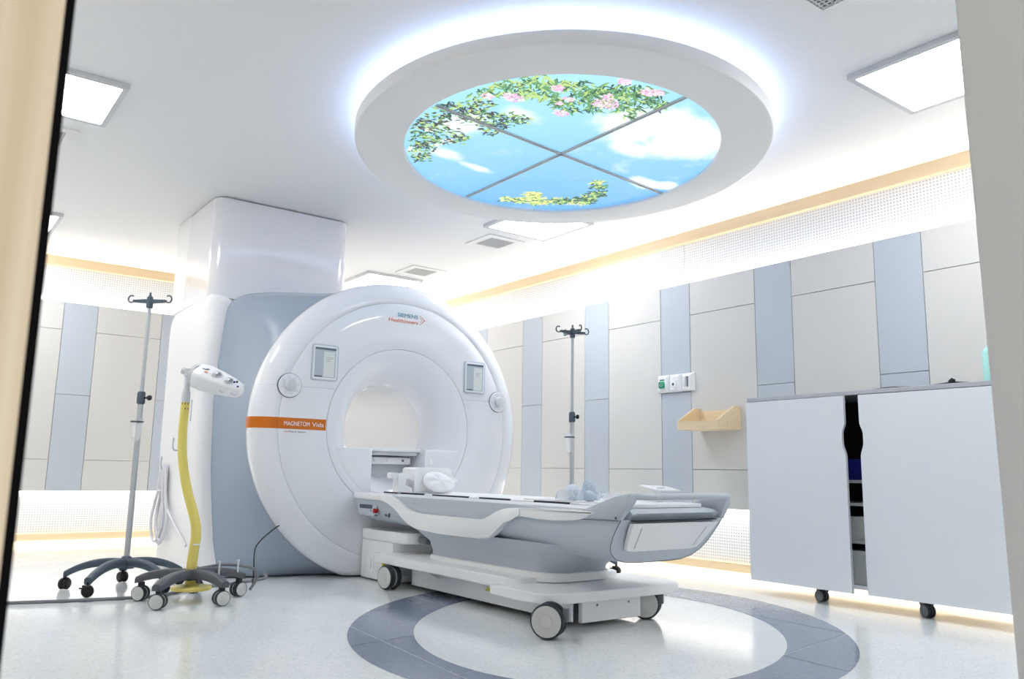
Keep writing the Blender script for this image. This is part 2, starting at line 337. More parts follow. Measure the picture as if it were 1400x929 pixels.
# ================================================================ SETTING
def setting():
    T = .25
    fl = tag(link('floor', box(NB(), X0-T, XR+T+.1, -1.2, YB+T+.1, -.12, 0), M['floor'], smooth=False), kind='structure')
    ce = tag(link('ceiling', box(NB(), X0-T, XR+T+.1, Y0-.3, YB+T+.1, ZC, ZC+.12), M['ceil'], smooth=False), kind='structure')
    # slate ring inlaid in the floor, welded vinyl pieces with pale seams
    import itertools
    d = Vector((-.69, -.72)).normalized(); e = Vector((-d.y, d.x))
    def ell(c, a, b, t): p = Vector(c)+d*(a*math.cos(t))+e*(b*math.sin(t)); return p
    xk = [1.83+.695*k for k in range(-1, 6)]; yk = [2.20+.683*k for k in range(-2, 5)]
    g = .0035
    for i in range(len(xk)-1):
        for j in range(len(yk)-1):
            bm = NB(); n = 96
            o = [bm.verts.new((*ell((3.0, 3.234), 1.58, 1.221, 2*PI*k/n), .0006)) for k in range(n)]
            q = [bm.verts.new((*ell((2.946, 3.172), 1.241, .897, 2*PI*k/n), .0006)) for k in range(n)]
            for k in range(n): bm.faces.new((o[k], o[(k+1) % n], q[(k+1) % n], q[k]))
            nx, ny = Vector((1, -.087, 0)), Vector((-.16, 1, 0))
            cut(bm, (xk[i]+g, 3.2, 0), -nx, False); cut(bm, (xk[i+1]-g, 3.2, 0), nx, False)
            cut(bm, (3, yk[j]+g, 0), -ny, False); cut(bm, (3, yk[j+1]-g, 0), ny, False)
            if len(bm.faces) < 2 or sum(f.calc_area() for f in bm.faces) < .002: bm.free(); continue
            r = bmesh.ops.extrude_face_region(bm, geom=bm.faces[:])
            bmesh.ops.translate(bm, verts=[v for v in r['geom'] if isinstance(v, bmesh.types.BMVert)], vec=(0, 0, .0009))
            link('ring_tile', bm, M['ring'], fl, smooth=False)
    # ---- panelled walls: a backing, perforated boards above and below, maple rims, two rows of panels
    def wall(name, plane, side, a0, a1, stripes, joints):
        # plane 'x' : wall at x = side running along y ; 'y' : at y = side running along x ; s = outward direction
        s = 1 if (plane, side) in (('x', XR), ('y', YB)) else -1
        def bx(bm, u0, u1, d0, d1, z0, z1, **k):
            p, q = side+s*d0, side+s*d1
            p, q = min(p, q), max(p, q)
            return box(bm, p, q, u0, u1, z0, z1, **k) if plane == 'x' else box(bm, u0, u1, p, q, z0, z1, **k)
        wl = tag(link(name, bx(NB(), a0-.3, a1+.3, .24, .34, -.1, ZC+.1), M['white_wall'], smooth=False), kind='structure')
        back = link('panel_backing', bx(NB(), a0, a1, .012, .022, ZB+.003, ZT-.003), M['joint'], wl, smooth=False)
        pm = M['perfy'] if plane == 'x' else M['perfx']; wm = M['rim'] if plane == 'x' else M['rimx']
        seams = [a0] + [t for t in [a1-k*2.4+.35 for k in range(6, -1, -1)] if a0+.2 < t < a1-.2] + [a1]
        for u0, u1 in zip(seams, seams[1:]):
            link('perforated_board', bx(NB(), u0+.002, u1-.002, .06, .075, ZT-.25, 2.72), pm, wl, smooth=False)
            link('perforated_board', bx(NB(), u0+.002, u1-.002, .06, .075, .10, ZB+.25), pm, wl, smooth=False)
        link('board_backing', bx(NB(), a0, a1, .078, .088, .06, 2.74), M['joint'], wl, smooth=False)
        link('wood_rim', bx(NB(), a0, a1, .02, .088, 2.705, 2.80, bev=.002, seg=1), wm, wl, smooth=False)
        link('gap_brightener', bx(NB(), a0, a1, .070, .077, .0005, .06), M['white_wall'], wl, smooth=False)  # white strip added behind the floor gap to keep it from reading dark
        link('wood_rim', bx(NB(), a0, a1, .02, .088, .045, .108, bev=.002, seg=1), wm, wl, smooth=False)
        gp = .0022
        edges = sorted({a0, a1, *[t for st in stripes for t in st]})
        for u0, u1 in zip(edges, edges[1:]):
            st = any(abs(u0-a) < 1e-6 for a, b in stripes)
            zs = [ZB, joints[1], ZT] if st else [ZB, joints[0], joints[2], ZT]
            for z0, z1 in zip(zs, zs[1:]):
                link('wall_panel', bx(NB(), u0+gp, u1-gp, 0, .012, z0+gp, z1-gp, bev=.0015, seg=1), M['stripe' if st else 'beige'], wl, smooth=False)
        return wl
    jz = (.803, 1.433, 2.067)
    wall('wall_right', 'x', XR, Y0, YB, [(2.499-.966+.966*k, 2.821-.966+.966*k) for k in range(0, 7)] , jz)
    wall('wall_back', 'y', YB, X0, XR, [(1.213-.917+.917*k, 1.518-.917+.917*k) for k in range(0, 6)], jz)
    wall('wall_left', 'x', X0, Y0, YB, [(2.2+.966*k, 2.52+.966*k) for k in range(0, 7)], jz)
    # front wall with the doorway the camera looks through
    bm = NB()
    box(bm, X0-.4, -.25, Y0-.22, Y0, 0, ZC); box(bm, 1.30, XR+.35, Y0-.22, Y0, 0, ZC); box(bm, -.25, 1.30, Y0-.22, Y0, 2.2, ZC)
    tag(link('wall_front', bm, M['white_wall'], smooth=False), kind='structure')
    bm = box(NB(), 1.228, 1.32, Y0-.34, Y0+.012, 0, 2.2, bev=.006, seg=3)
    for v in bm.verts: v.co.x -= (v.co.z-.9)*.035*(1 if v.co.x < 1.28 else 0)   # frame set a little out of plumb
    tag(link('trim_1', bm, M['jamb']), kind='structure')
    dr = tag(link('door_1', box(NB(), -.90, .0309, .300, .335, .004, 2.2), M['door'], smooth=False), kind='structure')
    link('gasket', box(NB(), .0310, .0340, .3005, .312, .004, 2.2), M['gasket'], dr, smooth=False)
setting()

# ================================================================ CEILING THINGS
def ceiling_things():
    def light(x, y, label):
        r = root('ceiling_light', label, 'light', (x, y, ZC), 'square ceiling light panels')
        h, t = .34, .030; bm = NB()
        for (a, b, c, d) in ((-h, h, -h, -h+.032), (-h, h, h-.032, h), (-h, -h+.032, -h+.032, h-.032), (h-.032, h, -h+.032, h-.032)):
            box(bm, a, b, c, d, -t, -.001)
        link('frame', bm, M['frame'], r, smooth=False, local=True)
        link('diffuser', box(NB(), -h+.032, h-.032, -h+.032, h-.032, -t+.006, -t+.012), M['lamp'], r, smooth=False, local=True)
        return r
    a = light(4.23, 1.88, 'square ceiling light over the cabinet, cut off by the white door frame')
    for x, y, lb in ((4.265, 5.34, 'square ceiling light half hidden behind the lower edge of the sky disc'),
                     (4.27, 8.19, 'square ceiling light just above the top of the round scanner front'),
                     (.52, 5.15, 'large square ceiling light beside the oak door edge'),
                     (.63, 8.13, 'smallest square ceiling light, low beside the oak door near the back wall')):
        dup(a, None, (x, y, ZC), label=lb)
    def vent(x, y, label):
        r = root('ceiling_vent', label, 'vent', (x, y, ZC), 'square ceiling vents')
        bm = NB(); h = .20; q = .135
        for (a_, b_, c, d) in ((-h, h, -h, -q), (-h, h, q, h), (-h, -q, -q, q), (q, h, -q, q)): box(bm, a_, b_, c, d, -.012, -.001)
        link('frame', bm, M['disc'], r, smooth=False, local=True)
        link('duct', box(NB(), -q, q, -q, q, -.004, -.001), M['vdark'], r, smooth=False, local=True)
        bm = NB(); n = 11
        for k in range(n):
            t = -q+.012+(2*q-.024)*k/(n-1)
            box(bm, t-.0045, t+.0045, -q, q, -.011, -.005); box(bm, -q, q, t-.0045, t+.0045, -.0105, -.0055)
        link('grille', bm, M['vent'], r, smooth=False, local=True, kind='stuff')
        return r
    v = vent(4.335, 6.07, 'square ceiling vent close beside the light under the sky disc')
    for x, y, lb in ((4.38, 7.52, 'small far ceiling vent above the logo side of the scanner'),
                     (3.08, 1.80, 'white framed ceiling vent at the top edge above the sky disc'),
                     (.55, 5.92, 'ceiling vent mostly hidden by the black door gasket')):
        dup(v, None, (x, y, ZC), label=lb)
    # ---- oval sky disc
    R = root('ceiling_disc', 'large round white ceiling disc with backlit blue sky print and glowing edge', 'ceiling light', (3.17, 3.755, 2.72))
    d = Vector((-.56, -.83)).normalized(); e = Vector((-d.y, d.x)); C = Vector((3.17, 3.755))
    def ring(a, b, z, n=120): return [(*(C+d*(a*math.cos(2*PI*k/n))+e*(b*math.sin(2*PI*k/n))), z) for k in range(n)]
    A, B, a, b = 1.387, 1.275, 1.093, .976
    prof = [(a, b, 2.80), (a, b, 2.728), (a+.006, b+.006, 2.7215), (a+.014, b+.014, 2.72), (A-.016, B-.016, 2.72), (A-.005, B-.005, 2.724), (A, B, 2.732), (A, B, 2.795), (A-.006, B-.006, 2.80)]
    bm = NB(); rr = [ring(*p) for p in prof]; loft(bm, rr+[rr[0]], True, False, False); bmesh.ops.remove_doubles(bm, verts=bm.verts[:], dist=1e-5)
    link('rim', bm, M['disc'], R)
    bm = NB(); loft(bm, [ring(A-.10, B-.10, 2.803), ring(A-.10, B-.10, 2.812), ring(A-.06, B-.06, 2.812), ring(A-.06, B-.06, 2.803)], True, False, False)
    link('light_strip', bm, M['halo'], R, label='blue white strip glowing onto the ceiling')
    bm = NB(); loft(bm, [ring(a-.01, b-.01, 2.80), ring(a-.01, b-.01, 2.86), ring(a-.3, b-.3, 2.899)], True, False, True); link('housing', bm, M['disc'], R)
    # four film panels
    P = [Vector((2.192, 3.64)), Vector((4.188, 3.831)), Vector((3.163, 2.729)), Vector((3.157, 4.779))]
    u1 = (P[1]-P[0]).normalized(); u2 = (P[3]-P[2]).normalized()
    # crossing point
    t = ((P[2]-P[0]).x*u2.y-(P[2]-P[0]).y*u2.x)/(u1.x*u2.y-u1.y*u2.x); X = P[0]+u1*t
    n1, n2 = Vector((-u1.y, u1.x, 0)), Vector((u2.y, -u2.x, 0))
    for s1 in (1, -1):
        for s2 in (1, -1):
            bm = NB(); lo = [bm.verts.new(p) for p in ring(a+.003, b+.003, 2.742)]; bm.faces.new(lo[::-1])
            r = bmesh.ops.extrude_face_region(bm, geom=bm.faces[:]); bmesh.ops.translate(bm, verts=[v for v in r['geom'] if isinstance(v, bmesh.types.BMVert)], vec=(0, 0, .006))
            cut(bm, (X.x, X.y, 2.74), n1*s1, False); cut(bm, (X.x, X.y, 2.74), n2*s2, False)
            link('sky_panel', bm, M['sky'], R, smooth=False)
    for (p0, p1, u) in ((P[0], P[1], u1), (P[2], P[3], u2)):
        q = Vector((-u.y, u.x)); bm = NB()
        for o0, o1, z0 in ((-.013, -.003, 2.734), (.003, .013, 2.734), (-.003, .003, 2.737)):
            prism(bm, [tuple(p0+q*o0-u*.01), tuple(p1+q*o0+u*.01), tuple(p1+q*o1+u*.01), tuple(p0+q*o1-u*.01)], 'z', z0, 2.742)
        link('cross_bar', bm, M['alu'], R, smooth=False)
    # printed foliage on the film (flat print)
    bm = NB(); rnd = random.Random(5)
    def inside(x, y):
        v = Vector((x, y))-C; return (v.dot(d)/(a-.01))**2+(v.dot(e)/(b-.01))**2 < 1
    lay = [0]
    def leaf(x, y, ang, L, W, mi):
        pts = [(0, 0), (.3, .5), (.62, .42), (1, 0), (.62, -.42), (.3, -.5)]
        c, s = math.cos(ang), math.sin(ang); out = []
        for px, py in pts:
            qx, qy = x+c*px*L-s*py*W, y+s*px*L+c*py*W
            if not inside(qx, qy): return
            out.append((qx, qy))
        lay[0] += 1; z = 2.7412-(lay[0] % 40)*2e-5-mi*1e-4
        f = bm.faces.new([bm.verts.new((*p, z)) for p in out]); f.material_index = mi
    def spray(cx, cy, rx, ry, n, L, W, mix, ang=None, spread=PI):
        for _ in range(int(n*1.6)):
            r, t = math.sqrt(rnd.random()), rnd.random()*2*PI
            leaf(cx+rx*r*math.cos(t), cy+ry*r*math.sin(t), (ang if ang is not None else 0)+rnd.uniform(-spread, spread), 0.85*L*rnd.uniform(.6, 1.2), 0.8*W*rnd.uniform(.7, 1.2), rnd.choice(mix))
    def twig(pts, wd=.006):
        q = [Vector((*p, 2.7411)) for p in pts]
        for s0, s1 in zip(q, q[1:]):
            if not (inside(s0.x, s0.y) and inside(s1.x, s1.y)): continue
            nn = Vector((-(s1-s0).y, (s1-s0).x, 0)).normalized()*wd/2
            f = bm.faces.new([bm.verts.new(p) for p in (s0-nn, s1-nn, s1+nn, s0+nn)]); f.material_index = 7
    dk = [0, 0, 1, 1, 2]; lm = [0, 0, 0, 1, 1, 2, 2, 7]
    # shrub at the left
    for c0, rad, n in (((2.25, 4.05), .10, 55), ((2.27, 3.85), .10, 60), ((2.30, 3.65), .10, 60), ((2.42, 3.95), .13, 65), ((2.45, 4.25), .09, 45), ((2.45, 3.62), .10, 55), ((2.58, 3.56), .09, 45), ((2.62, 3.72), .07, 30), ((2.40, 4.10), .10, 40), ((2.52, 4.36), .06, 22), ((2.54, 3.95), .07, 26), ((2.36, 3.50), .08, 34), ((2.66,3.50),.05,18)):
        spray(*c0, rad, rad*1.1, n, .055, .02, lm)
    twig([(2.2, 3.9), (2.35, 3.85), (2.5, 3.72), (2.62, 3.6)]); twig([(2.3, 4.2), (2.42, 4.08), (2.55, 3.95)]); twig([(2.25, 3.7), (2.4, 3.6), (2.6, 3.52)])
    for c0 in ((2.42, 3.80), (2.47, 4.12), (2.38, 4.28), (2.33, 3.95), (2.50, 4.02)): spray(*c0, .035, .035, 12, .03, .022, [3])
    # oleander along the near edge
    for c0, rad, n in (((2.30, 3.36), .06, 22), ((2.36, 3.22), .09, 50), ((2.44, 3.09), .09, 50), ((2.48, 3.20), .06, 22), ((2.54, 3.03), .06, 26), ((2.58, 3.15), .06, 26), ((2.68, 3.17), .07, 34), ((2.66, 2.98), .09, 50), ((2.76, 3.02), .09, 50), ((2.80, 2.90), .08, 45), ((2.86, 3.08), .08, 40), ((2.90, 2.83), .07, 38), ((2.92, 2.95), .09, 45), ((3.00, 2.83), .08, 36), ((3.02, 3.0), .07, 26), ((3.11, 2.87), .07, 24), ((3.08, 3.05), .04, 10), ((2.77, 3.20), .05, 16)):
        spray(*c0, rad, rad, n, .085, .016, [0, 1, 1, 2, 2] if c0[0] < 2.62 else [0, 0, 1, 1, 1, 2], math.radians(50), 1.2)
    for c0, rx in (((2.455, 3.30), .055), ((2.34, 3.375), .03), ((2.89, 3.04), .075), ((2.97, 2.80), .05), ((2.78, 3.285), .04), ((2.79, 2.80), .035), ((2.57, 3.07), .03), ((2.69, 3.20), .02), ((3.02, 2.78), .03), ((2.84, 2.98), .03), ((2.70,3.13),.02)):
        spray(*c0, rx, rx*.8, int(900*rx), .028, .02, [4, 5, 5, 4, 3])
    # branch at the far edge
    twig([(3.42, 4.69), (3.5, 4.63), (3.57, 4.55), (3.65, 4.52), (3.75, 4.42), (3.85, 4.33), (3.86, 4.15), (3.76, 4.02), (3.68, 3.95)], .008); twig([(3.57, 4.55), (3.52, 4.45), (3.46, 4.40)], .005)
    for c0, rad, n in (((3.42, 4.66), .05, 20), ((3.50, 4.60), .055, 26), ((3.50, 4.46), .055, 28), ((3.58, 4.50), .05, 22), ((3.66, 4.52), .05, 22), ((3.74, 4.44), .06, 32), ((3.80, 4.36), .06, 30), ((3.86, 4.25), .06, 32), ((3.85, 4.13), .06, 28), ((3.76, 4.03), .05, 20), ((3.69, 3.96), .04, 12), ((3.92, 4.32), .05, 24), ((3.62,4.58),.04,16)):
        spray(*c0, rad, rad, int(n*1.6), .058, .026, [0, 0, 0, 1, 2] if c0[0] > 3.7 else [0, 1, 2, 2, 6])
    for c0, rad in (((3.46, 4.44), .035), ((3.52, 4.40), .03), ((3.90, 4.38), .05), ((3.68, 4.40), .02), ((3.84, 4.42), .03)): spray(*c0, rad, rad, int(420*rad), .026, .018, [6, 6, 2])
    o = link('printed_foliage', bm, LEAF, R, smooth=False, kind='stuff', label='green leaves and pink and yellow blossoms printed on the film')
ceiling_things()

# ================================================================ SCANNER
def scanner():
    CX, CZ, YF = 3.04, 1.062, 5.42
    R = root('mri_scanner', 'big white ring shaped MRI scanner with grey flared side and lit round bore', 'MRI scanner', (CX, 6.4, 0))
    ZF = .012
    def disc_part(name, prof, m, zlo=None, zhi=None, n=144, **k):
        bm = NB(); lathe(bm, prof, (CX, YF, CZ), 'y', n)
        if prof[0] != prof[-1]: pass
        bmesh.ops.remove_doubles(bm, verts=bm.verts[:], dist=1e-6)
        cut(bm, (0, 0, max(ZF, zlo or 0)), (0, 0, -1), False)
        if zhi: cut(bm, (0, 0, zhi), (0, 0, 1), False)
        return link(name, bm, m, R, ang=50, **k)
    zs = 1.321; g = .0013
    main = [(.6015, .05), (.6015, .002), (.604, 0), (.70, -.003), (.85, -.002), (.950, 0), (.9522, .002), (.9522, .05)]
    disc_part('upper_cover', main, M['gloss'], zlo=zs+g); disc_part('lower_cover', main, M['gloss'], zhi=zs-g)
    rim = [(.9538, .06), (.9538, .003), (.956, .001), (1.0, .006), (1.05, .022), (1.085, .042), (1.108, .068), (1.118, .095), (1.120, .125), (1.116, .165), (1.10, .19), (1.02, .20)]
    disc_part('upper_rim', rim, M['gloss'], zlo=zs+g/2); disc_part('lower_rim', rim, M['gloss'], zhi=zs-g/2)
    disc_part('seam_backing', [(.59, .03), (.96, .03), (1.06, .045)], M['darkseam'])
    # flared mouth and tube
    fun = [(.599, .05), (.599, .003), (.596, .0), (.594, .0)]
    for k in range(0, 15):
        t = (PI/2)*(1-k/14); fun.append((.594-.244*math.cos(t), .33-.33*math.sin(t)))
    disc_part('bore_mouth', fun, M['gloss'])
    disc_part('bore_tube', [(.350, .3305), (.349, .50), (.348, 2.24), (.36, 2.32), (.42, 2.36)], M['tube'])
    # lower infill of the mouth with the table channel
    for sx in (-1, 1):
        bm = NB(); z1 = .915
        xi = .225
        out = []
        # outline in the front plane: from the channel out to the ring
        for k in range(13):
            t = math.radians(194.6+k*(52.5)/12)   # angle of the ring
            out.append((.586*math.cos(t), .586*math.sin(t)))
        poly = [(-xi, z1-CZ), (-.566, z1-CZ)] + [p for p in out if p[1] < z1-CZ-.005 and p[0] < -xi] + [(-xi, -.541)]
        poly = [(CX+sx*p[0]*-1 if False else CX-sx*p[0]*-1 if False else CX+(p[0] if sx < 0 else -p[0]), CZ+p[1]) for p in poly]
        prism(bm, poly, 'y', YF+.007, YF+.60, bev=.010, seg=3)
        link('mouth_shelf', bm, M['gloss'], R, ang=60)
    obox('tube_table', M['satin'], R, CX-.245, CX+.245, YF+.085, YF+1.7, .893, .9165, bev=.005, label='bright white table end inside the tube')
    obox('table_ledge', M['lgrey'], R, CX-.215, CX+.215, YF+.11, YF+.60, .866, .8925, bev=.004)
    obox('table_stop', M['satin'], R, CX-.19, CX+.19, YF+.17, YF+.24, .80, .853, bev=.006)
    for k in range(3): obox('stop_pin', M['satin'] if k < 2 else M['dgrey'], R, CX-.12+.12*k-.008, CX-.12+.12*k+.008, YF+.162, YF+.171, .82, .838)
    obox('channel_back', M['lgrey'], R, CX-.224, CX+.224, YF+.25, YF+.60, .50, .865)
    obox('channel_switch', M['satin'], R, CX+.255, CX+.285, YF+.001, YF+.0075, .80, .845, bev=.002)
    # displays
    for sx, xx in ((-1, 2.40), (1, 3.69)):
        bm = NB(); prism(bm, rrect(xx-.101, xx+.101, 1.372, 1.634, .02), 'y', YF-.011, YF+.01, bev=.003)
        dd = link('display', bm, M['bezel'], R)
        bm = NB(); prism(bm, rrect(xx-.090, xx+.090, 1.384, 1.622, .014), 'y', YF-.0125, YF-.0111); link('bezel', bm, M['satin'], dd)
        obox('screen', M['screen'], dd, xx-.080, xx+.080, YF-.0140, YF-.0126, 1.396, 1.610)
        obox('screen_bar', M['screen3'], dd, xx-.080, xx+.080, YF-.0144, YF-.0141, 1.594, 1.610, smooth=False)
        obox('screen_bar', M['screen3'], dd, xx-.078, xx-.02, YF-.0144, YF-.0141, 1.398, 1.408, smooth=False)
        obox('screen_page', M['screen2'], dd, xx-.012, xx+.070, YF-.0144, YF-.0141, 1.402, 1.582, smooth=False)
        for k in range(3): obox('screen_row', M['screen3'], dd, xx+.005, xx+.055-.01*k, YF-.0148, YF-.0145, 1.538-k*.012, 1.540-k*.012, smooth=False)
    # round control dials on the seam
    for xx in (2.151, 3.928):
        c = (xx, YF, 1.322)
        bm = NB(); lathe(bm, [(.086, .02), (.086, -.005), (.084, -.006), (.080, -.004)], c, 'y', 48); dd = link('control_dial', bm, M['slate'], R)
        bm = NB(); lathe(bm, [(.0825, .004), (.0825, -.010), (.077, -.014), (.048, -.012), (.046, -.010), (.0, -.010)], c, 'y', 48); bmesh.ops.remove_doubles(bm, verts=bm.verts[:], dist=1e-5); link('dial_plate', bm, M['gloss'], dd)
        bm = NB(); lathe(bm, [(.040, -.008), (.040, -.030), (.036, -.038), (.028, -.040), (.0, -.039)], c, 'y', 40); bmesh.ops.remove_doubles(bm, verts=bm.verts[:], dist=1e-5); link('knob', bm, M['lgrey'], dd)
        for k in range(8):
            t = 2*PI*k/8+.2; q = (c[0]+.061*math.cos(t), YF-.0135, c[2]+.061*math.sin(t))
            bm = NB(); lathe(bm, [(.006, .004), (.006, -.0015), (.0, -.002)], q, 'y', 10); bmesh.ops.remove_doubles(bm, verts=bm.verts[:], dist=1e-5); link('dial_button', bm, M['lgrey'], dd)
    # orange band across rim and lower cover, left side
    bm = NB(); lathe(bm, [(.606, -.0012), (.70, -.0042), (.85, -.0032), (.949, -.0012), (.9545, .0016), (.957, -.0004), (1.0, .0048), (1.05, .0208), (1.085, .0408), (1.1085, .0672), (1.1188, .0948), (1.1208, .125), (1.1168, .165)], (CX, YF, CZ), 'y', 288)
    cut(bm, (0, 0, 1.023), (0, 0, -1), False); cut(bm, (0, 0, 1.100), (0, 0, 1), False); cut(bm, (CX-.3, 0, 0), (1, 0, 0), False)
    link('orange_band', bm, M['orange'], R, ang=50)
    text('band_lettering', 'MAGNETOM', .043, (2.127, YF-.0050, 1.046), M['satin'], R, width=.185)
    text('band_lettering', 'Vida', .043, (2.330, YF-.0050, 1.046), M['satin'], R, width=.088)
    text('small_lettering', 'A', .016, (2.128, YF-.0042, 1.000), M['ink'], R, width=.009)
    text('small_lettering', 'Bio', .016, (2.143, YF-.0042, 1.000), M['rust'], R, width=.021)
    text('small_lettering', 'Matrix System', .016, (2.166, YF-.0042, 1.000), M['ink'], R, width=.123)
    text('logo_lettering', 'SIEMENS', .043, (2.972, YF-.0035, 1.914), M['teal'], R, width=.176)
    text('logo_lettering', 'Healthineers', .042, (2.897, YF-.0035, 1.871), M['rust'], R, width=.254)
    bm = NB()
    for (dx, dz, r) in ((0, .032, .0034), (.012, .022, .0040), (.024, .012, .0046), (.036, .000, .0056), (.024, -.012, .0046), (.012, -.022, .0040), (0, -.032, .0034), (.002, .012, .0030), (.012, .000, .0036), (.002, -.012, .0030)):
        lathe(bm, [(0.0001, -.0008), (r, -.0008), (r, .001)], (3.172+dx, YF-.003, 1.908+dz), 'y', 10)
    link('logo_dots', bm, M['rust'], R)
    # grey flare between the square rear body and the round front
    n = 200
    BOW = [(0, -.21), (.05, -.19), (.27, -.08), (.72, .07), (1.25, .13), (1.9, .01), (2.3, 0)]
    def bow(z):
        for (a, u), (b, v) in zip(BOW, BOW[1:]):
            if z <= b: return u+(v-u)*max(0, z-a)/(b-a)
        return 0
    def square(t, hx, z0, z1):
        # superellipse point of the rear outline
        c, s = math.cos(t), math.sin(t); p = 4.0 if (c > 0 and s > 0) else 14.0
        k = (abs(c)**p+abs(s)**p)**(-1/p); cz = (z0+z1)/2
        x, z = hx*c*k, cz+(z1-z0)/2*s*k
        if s > 0: z += .13*(1-min(1, (x/hx)**2))*min(1, max(0, (z-1.6)/.4))
        return CX+x, z
    steps = 14; rings = []
    for j in range(steps+1):
        u = j/steps; ring = []
        for k in range(n):
            t = 2*PI*k/n
            xr, zr = CX+1.07*math.cos(t), CZ+1.07*math.sin(t)
            xs, zq = square(t, 1.175, -.05, 2.03)
            z = max(zr+(zq-zr)*u**.8, .006); yo = 6.04+bow(max(zq, 0))
            ring.append((xr+(xs-xr)*u**.8, YF+.16+(yo-YF-.16)*u**1.15, z))
        rings.append(ring)
    last = [(q[0]+(CX-q[0])*.02, q[1]+.12, q[2]) for q in rings[-1]]
    bm = NB(); loft(bm, rings+[last], True, False, False); link('flared_cover', bm, M['grey'], R, ang=70)
    # rear body with white side covers
    def sidecover(name, sgn):
        bm = NB(); rings = []
        for (xo, ya, yb, top) in ((1.10, 6.06, 7.12, 2.0), (1.168, 6.03, 7.12, 2.02), (1.235, 6.032, 7.13, 2.03), (1.262, 6.05, 7.14, 2.03), (1.278, 6.09, 7.13, 2.015), (1.283, 6.16, 7.08, 1.96)):
            x = CX+sgn*xo; prof = []
            if sgn > 0: top -= .38
            for k in range(17):
                z = .012+(top-.06-.012)*k/16
                prof.append((x, ya+bow(z), z))
            for k in range(1, 6):
                t = PI-(PI/2)*k/5; prof.append((x, ya+.06+.06*math.cos(t), top-.06+.06*math.sin(t)))
            for k in range(0, 6):
                t = PI/2-(PI/2)*k/5; prof.append((x, yb-.16+.16*math.cos(t), top-.02-.16+.16*math.sin(t)))
            prof.append((x, yb, .9)); prof.append((x, yb-.18, .012))
            rings.append(prof)
        loft(bm, rings, True, True, True); return link(name, bm, M['satin'], R, ang=50)
    sc = sidecover('side_cover', -1); sidecover('side_cover', 1)
    bm = NB(); box(bm, CX-1.04, CX-.44, 6.30, 7.70, .012, 2.02); box(bm, CX+.44, CX+1.04, 6.30, 7.70, .012, 2.02)
    box(bm, CX-.439, CX+.439, 6.30, 7.70, 1.50, 2.019); box(bm, CX-.439, CX+.439, 6.30, 7.70, .013, .48)
    link('body_core', bm, M['satin'], R, smooth=False)
    obox('side_slot', M['darkseam'], R, 1.752, 1.758, 6.30, 6.312, 1.09, 1.25)
    # hooks on the left side for the cable coil
    for z, y in ((.80, 6.80), (.94, 6.50)):
        bm = NB(); tube(bm, spline([(1.76, y, z-.06), (1.715, y, z-.065), (1.698, y, z-.04), (1.698, y, z+.03)], 4), .006, 8); link('wall_hook', bm, M['alu'], R)
    # tiny white guide fin at lower right of rim
    return R
scanner()
def duct_cover():
    R = root('service_duct', 'tall white boxed duct rising from the scanner to the ceiling', 'duct cover', (2.43, 6.95, 2.0))
    x0, x1, y0, y1 = 1.852, 3.005, 6.40, 7.12
    def sect(grow, za, zb, ya, yb, rr):
        bm = NB(); prism(bm, rrect(x0-grow, x1+grow, ya, yb, rr, 8), 'z', za, zb); return bm
    link('front_cover', sect(0, 2.075, 2.888, y0, y1-.003, [0, 0, .10, .10]), M['gloss'], R, ang=40)
    link('rear_cover', sect(0, 2.075, 2.895, y1+.003, 7.50, 0), M['satin'], R, ang=40)
    obox('shadow_gap', M['darkseam'], R, x0+.03, x1-.03, y0+.05, 7.45, 2.885, 2.8995)
duct_cover()

# ================================================================ CASTERS
def caster(parent, x, y, ang, r=.06, wdt=.026, gap=.012, disc='wheel', fork='slate', top=None, twin=True, trail=.03, twopart=True):
    """twin wheel caster under (x, y); ang = direction the wheel axis points"""
    ax = Vector((math.cos(ang), math.sin(ang), 0)); fw = Vector((-ax.y, ax.x, 0))
    c = Vector((x, y, r+.001))
    m = Matrix((ax, fw, Vector((0, 0, 1)))).transposed().to_4x4(); m.translation = c
    bm = NB()
    lathe(bm, [(.0005, -gap*.6), (r*.80, -gap*.6), (r*.80, gap*.6), (.0005, gap*.6)], (0, 0, 0), 'x', 20)
    tp = (top if top else 2*r+.03)-c.z
    box(bm, -gap*.7, gap*.7, -trail-.012, -trail+.014, 0, tp, bev=.002, seg=1)
    xform(bm, m); f = link('caster', bm, M[fork], parent)
    for s in ((-1, 1) if twin else (0,)):
        o = s*(gap/2+wdt/2); bm = NB()
        lathe(bm, [(r*.88, o-wdt/2), (r*.97, o-wdt*.42), (r, o-wdt*.2), (r, o+wdt*.2), (r*.97, o+wdt*.42), (r*.88, o+wdt/2)], (0, 0, 0), 'x', 28)
        for sd in (-1, 1):
            lathe(bm, [(r*.885, o+sd*wdt*.48), (r*.86, o+sd*wdt*.55), (r*.36, o+sd*wdt*.56), (r*.34, o+sd*wdt*.64), (.0005, o+sd*wdt*.66)], (0, 0, 0), 'x', 28, mi=1)
        xform(bm, m); link('wheel', bm, [M['tyre'], M[disc]], f, ang=40)
    return f

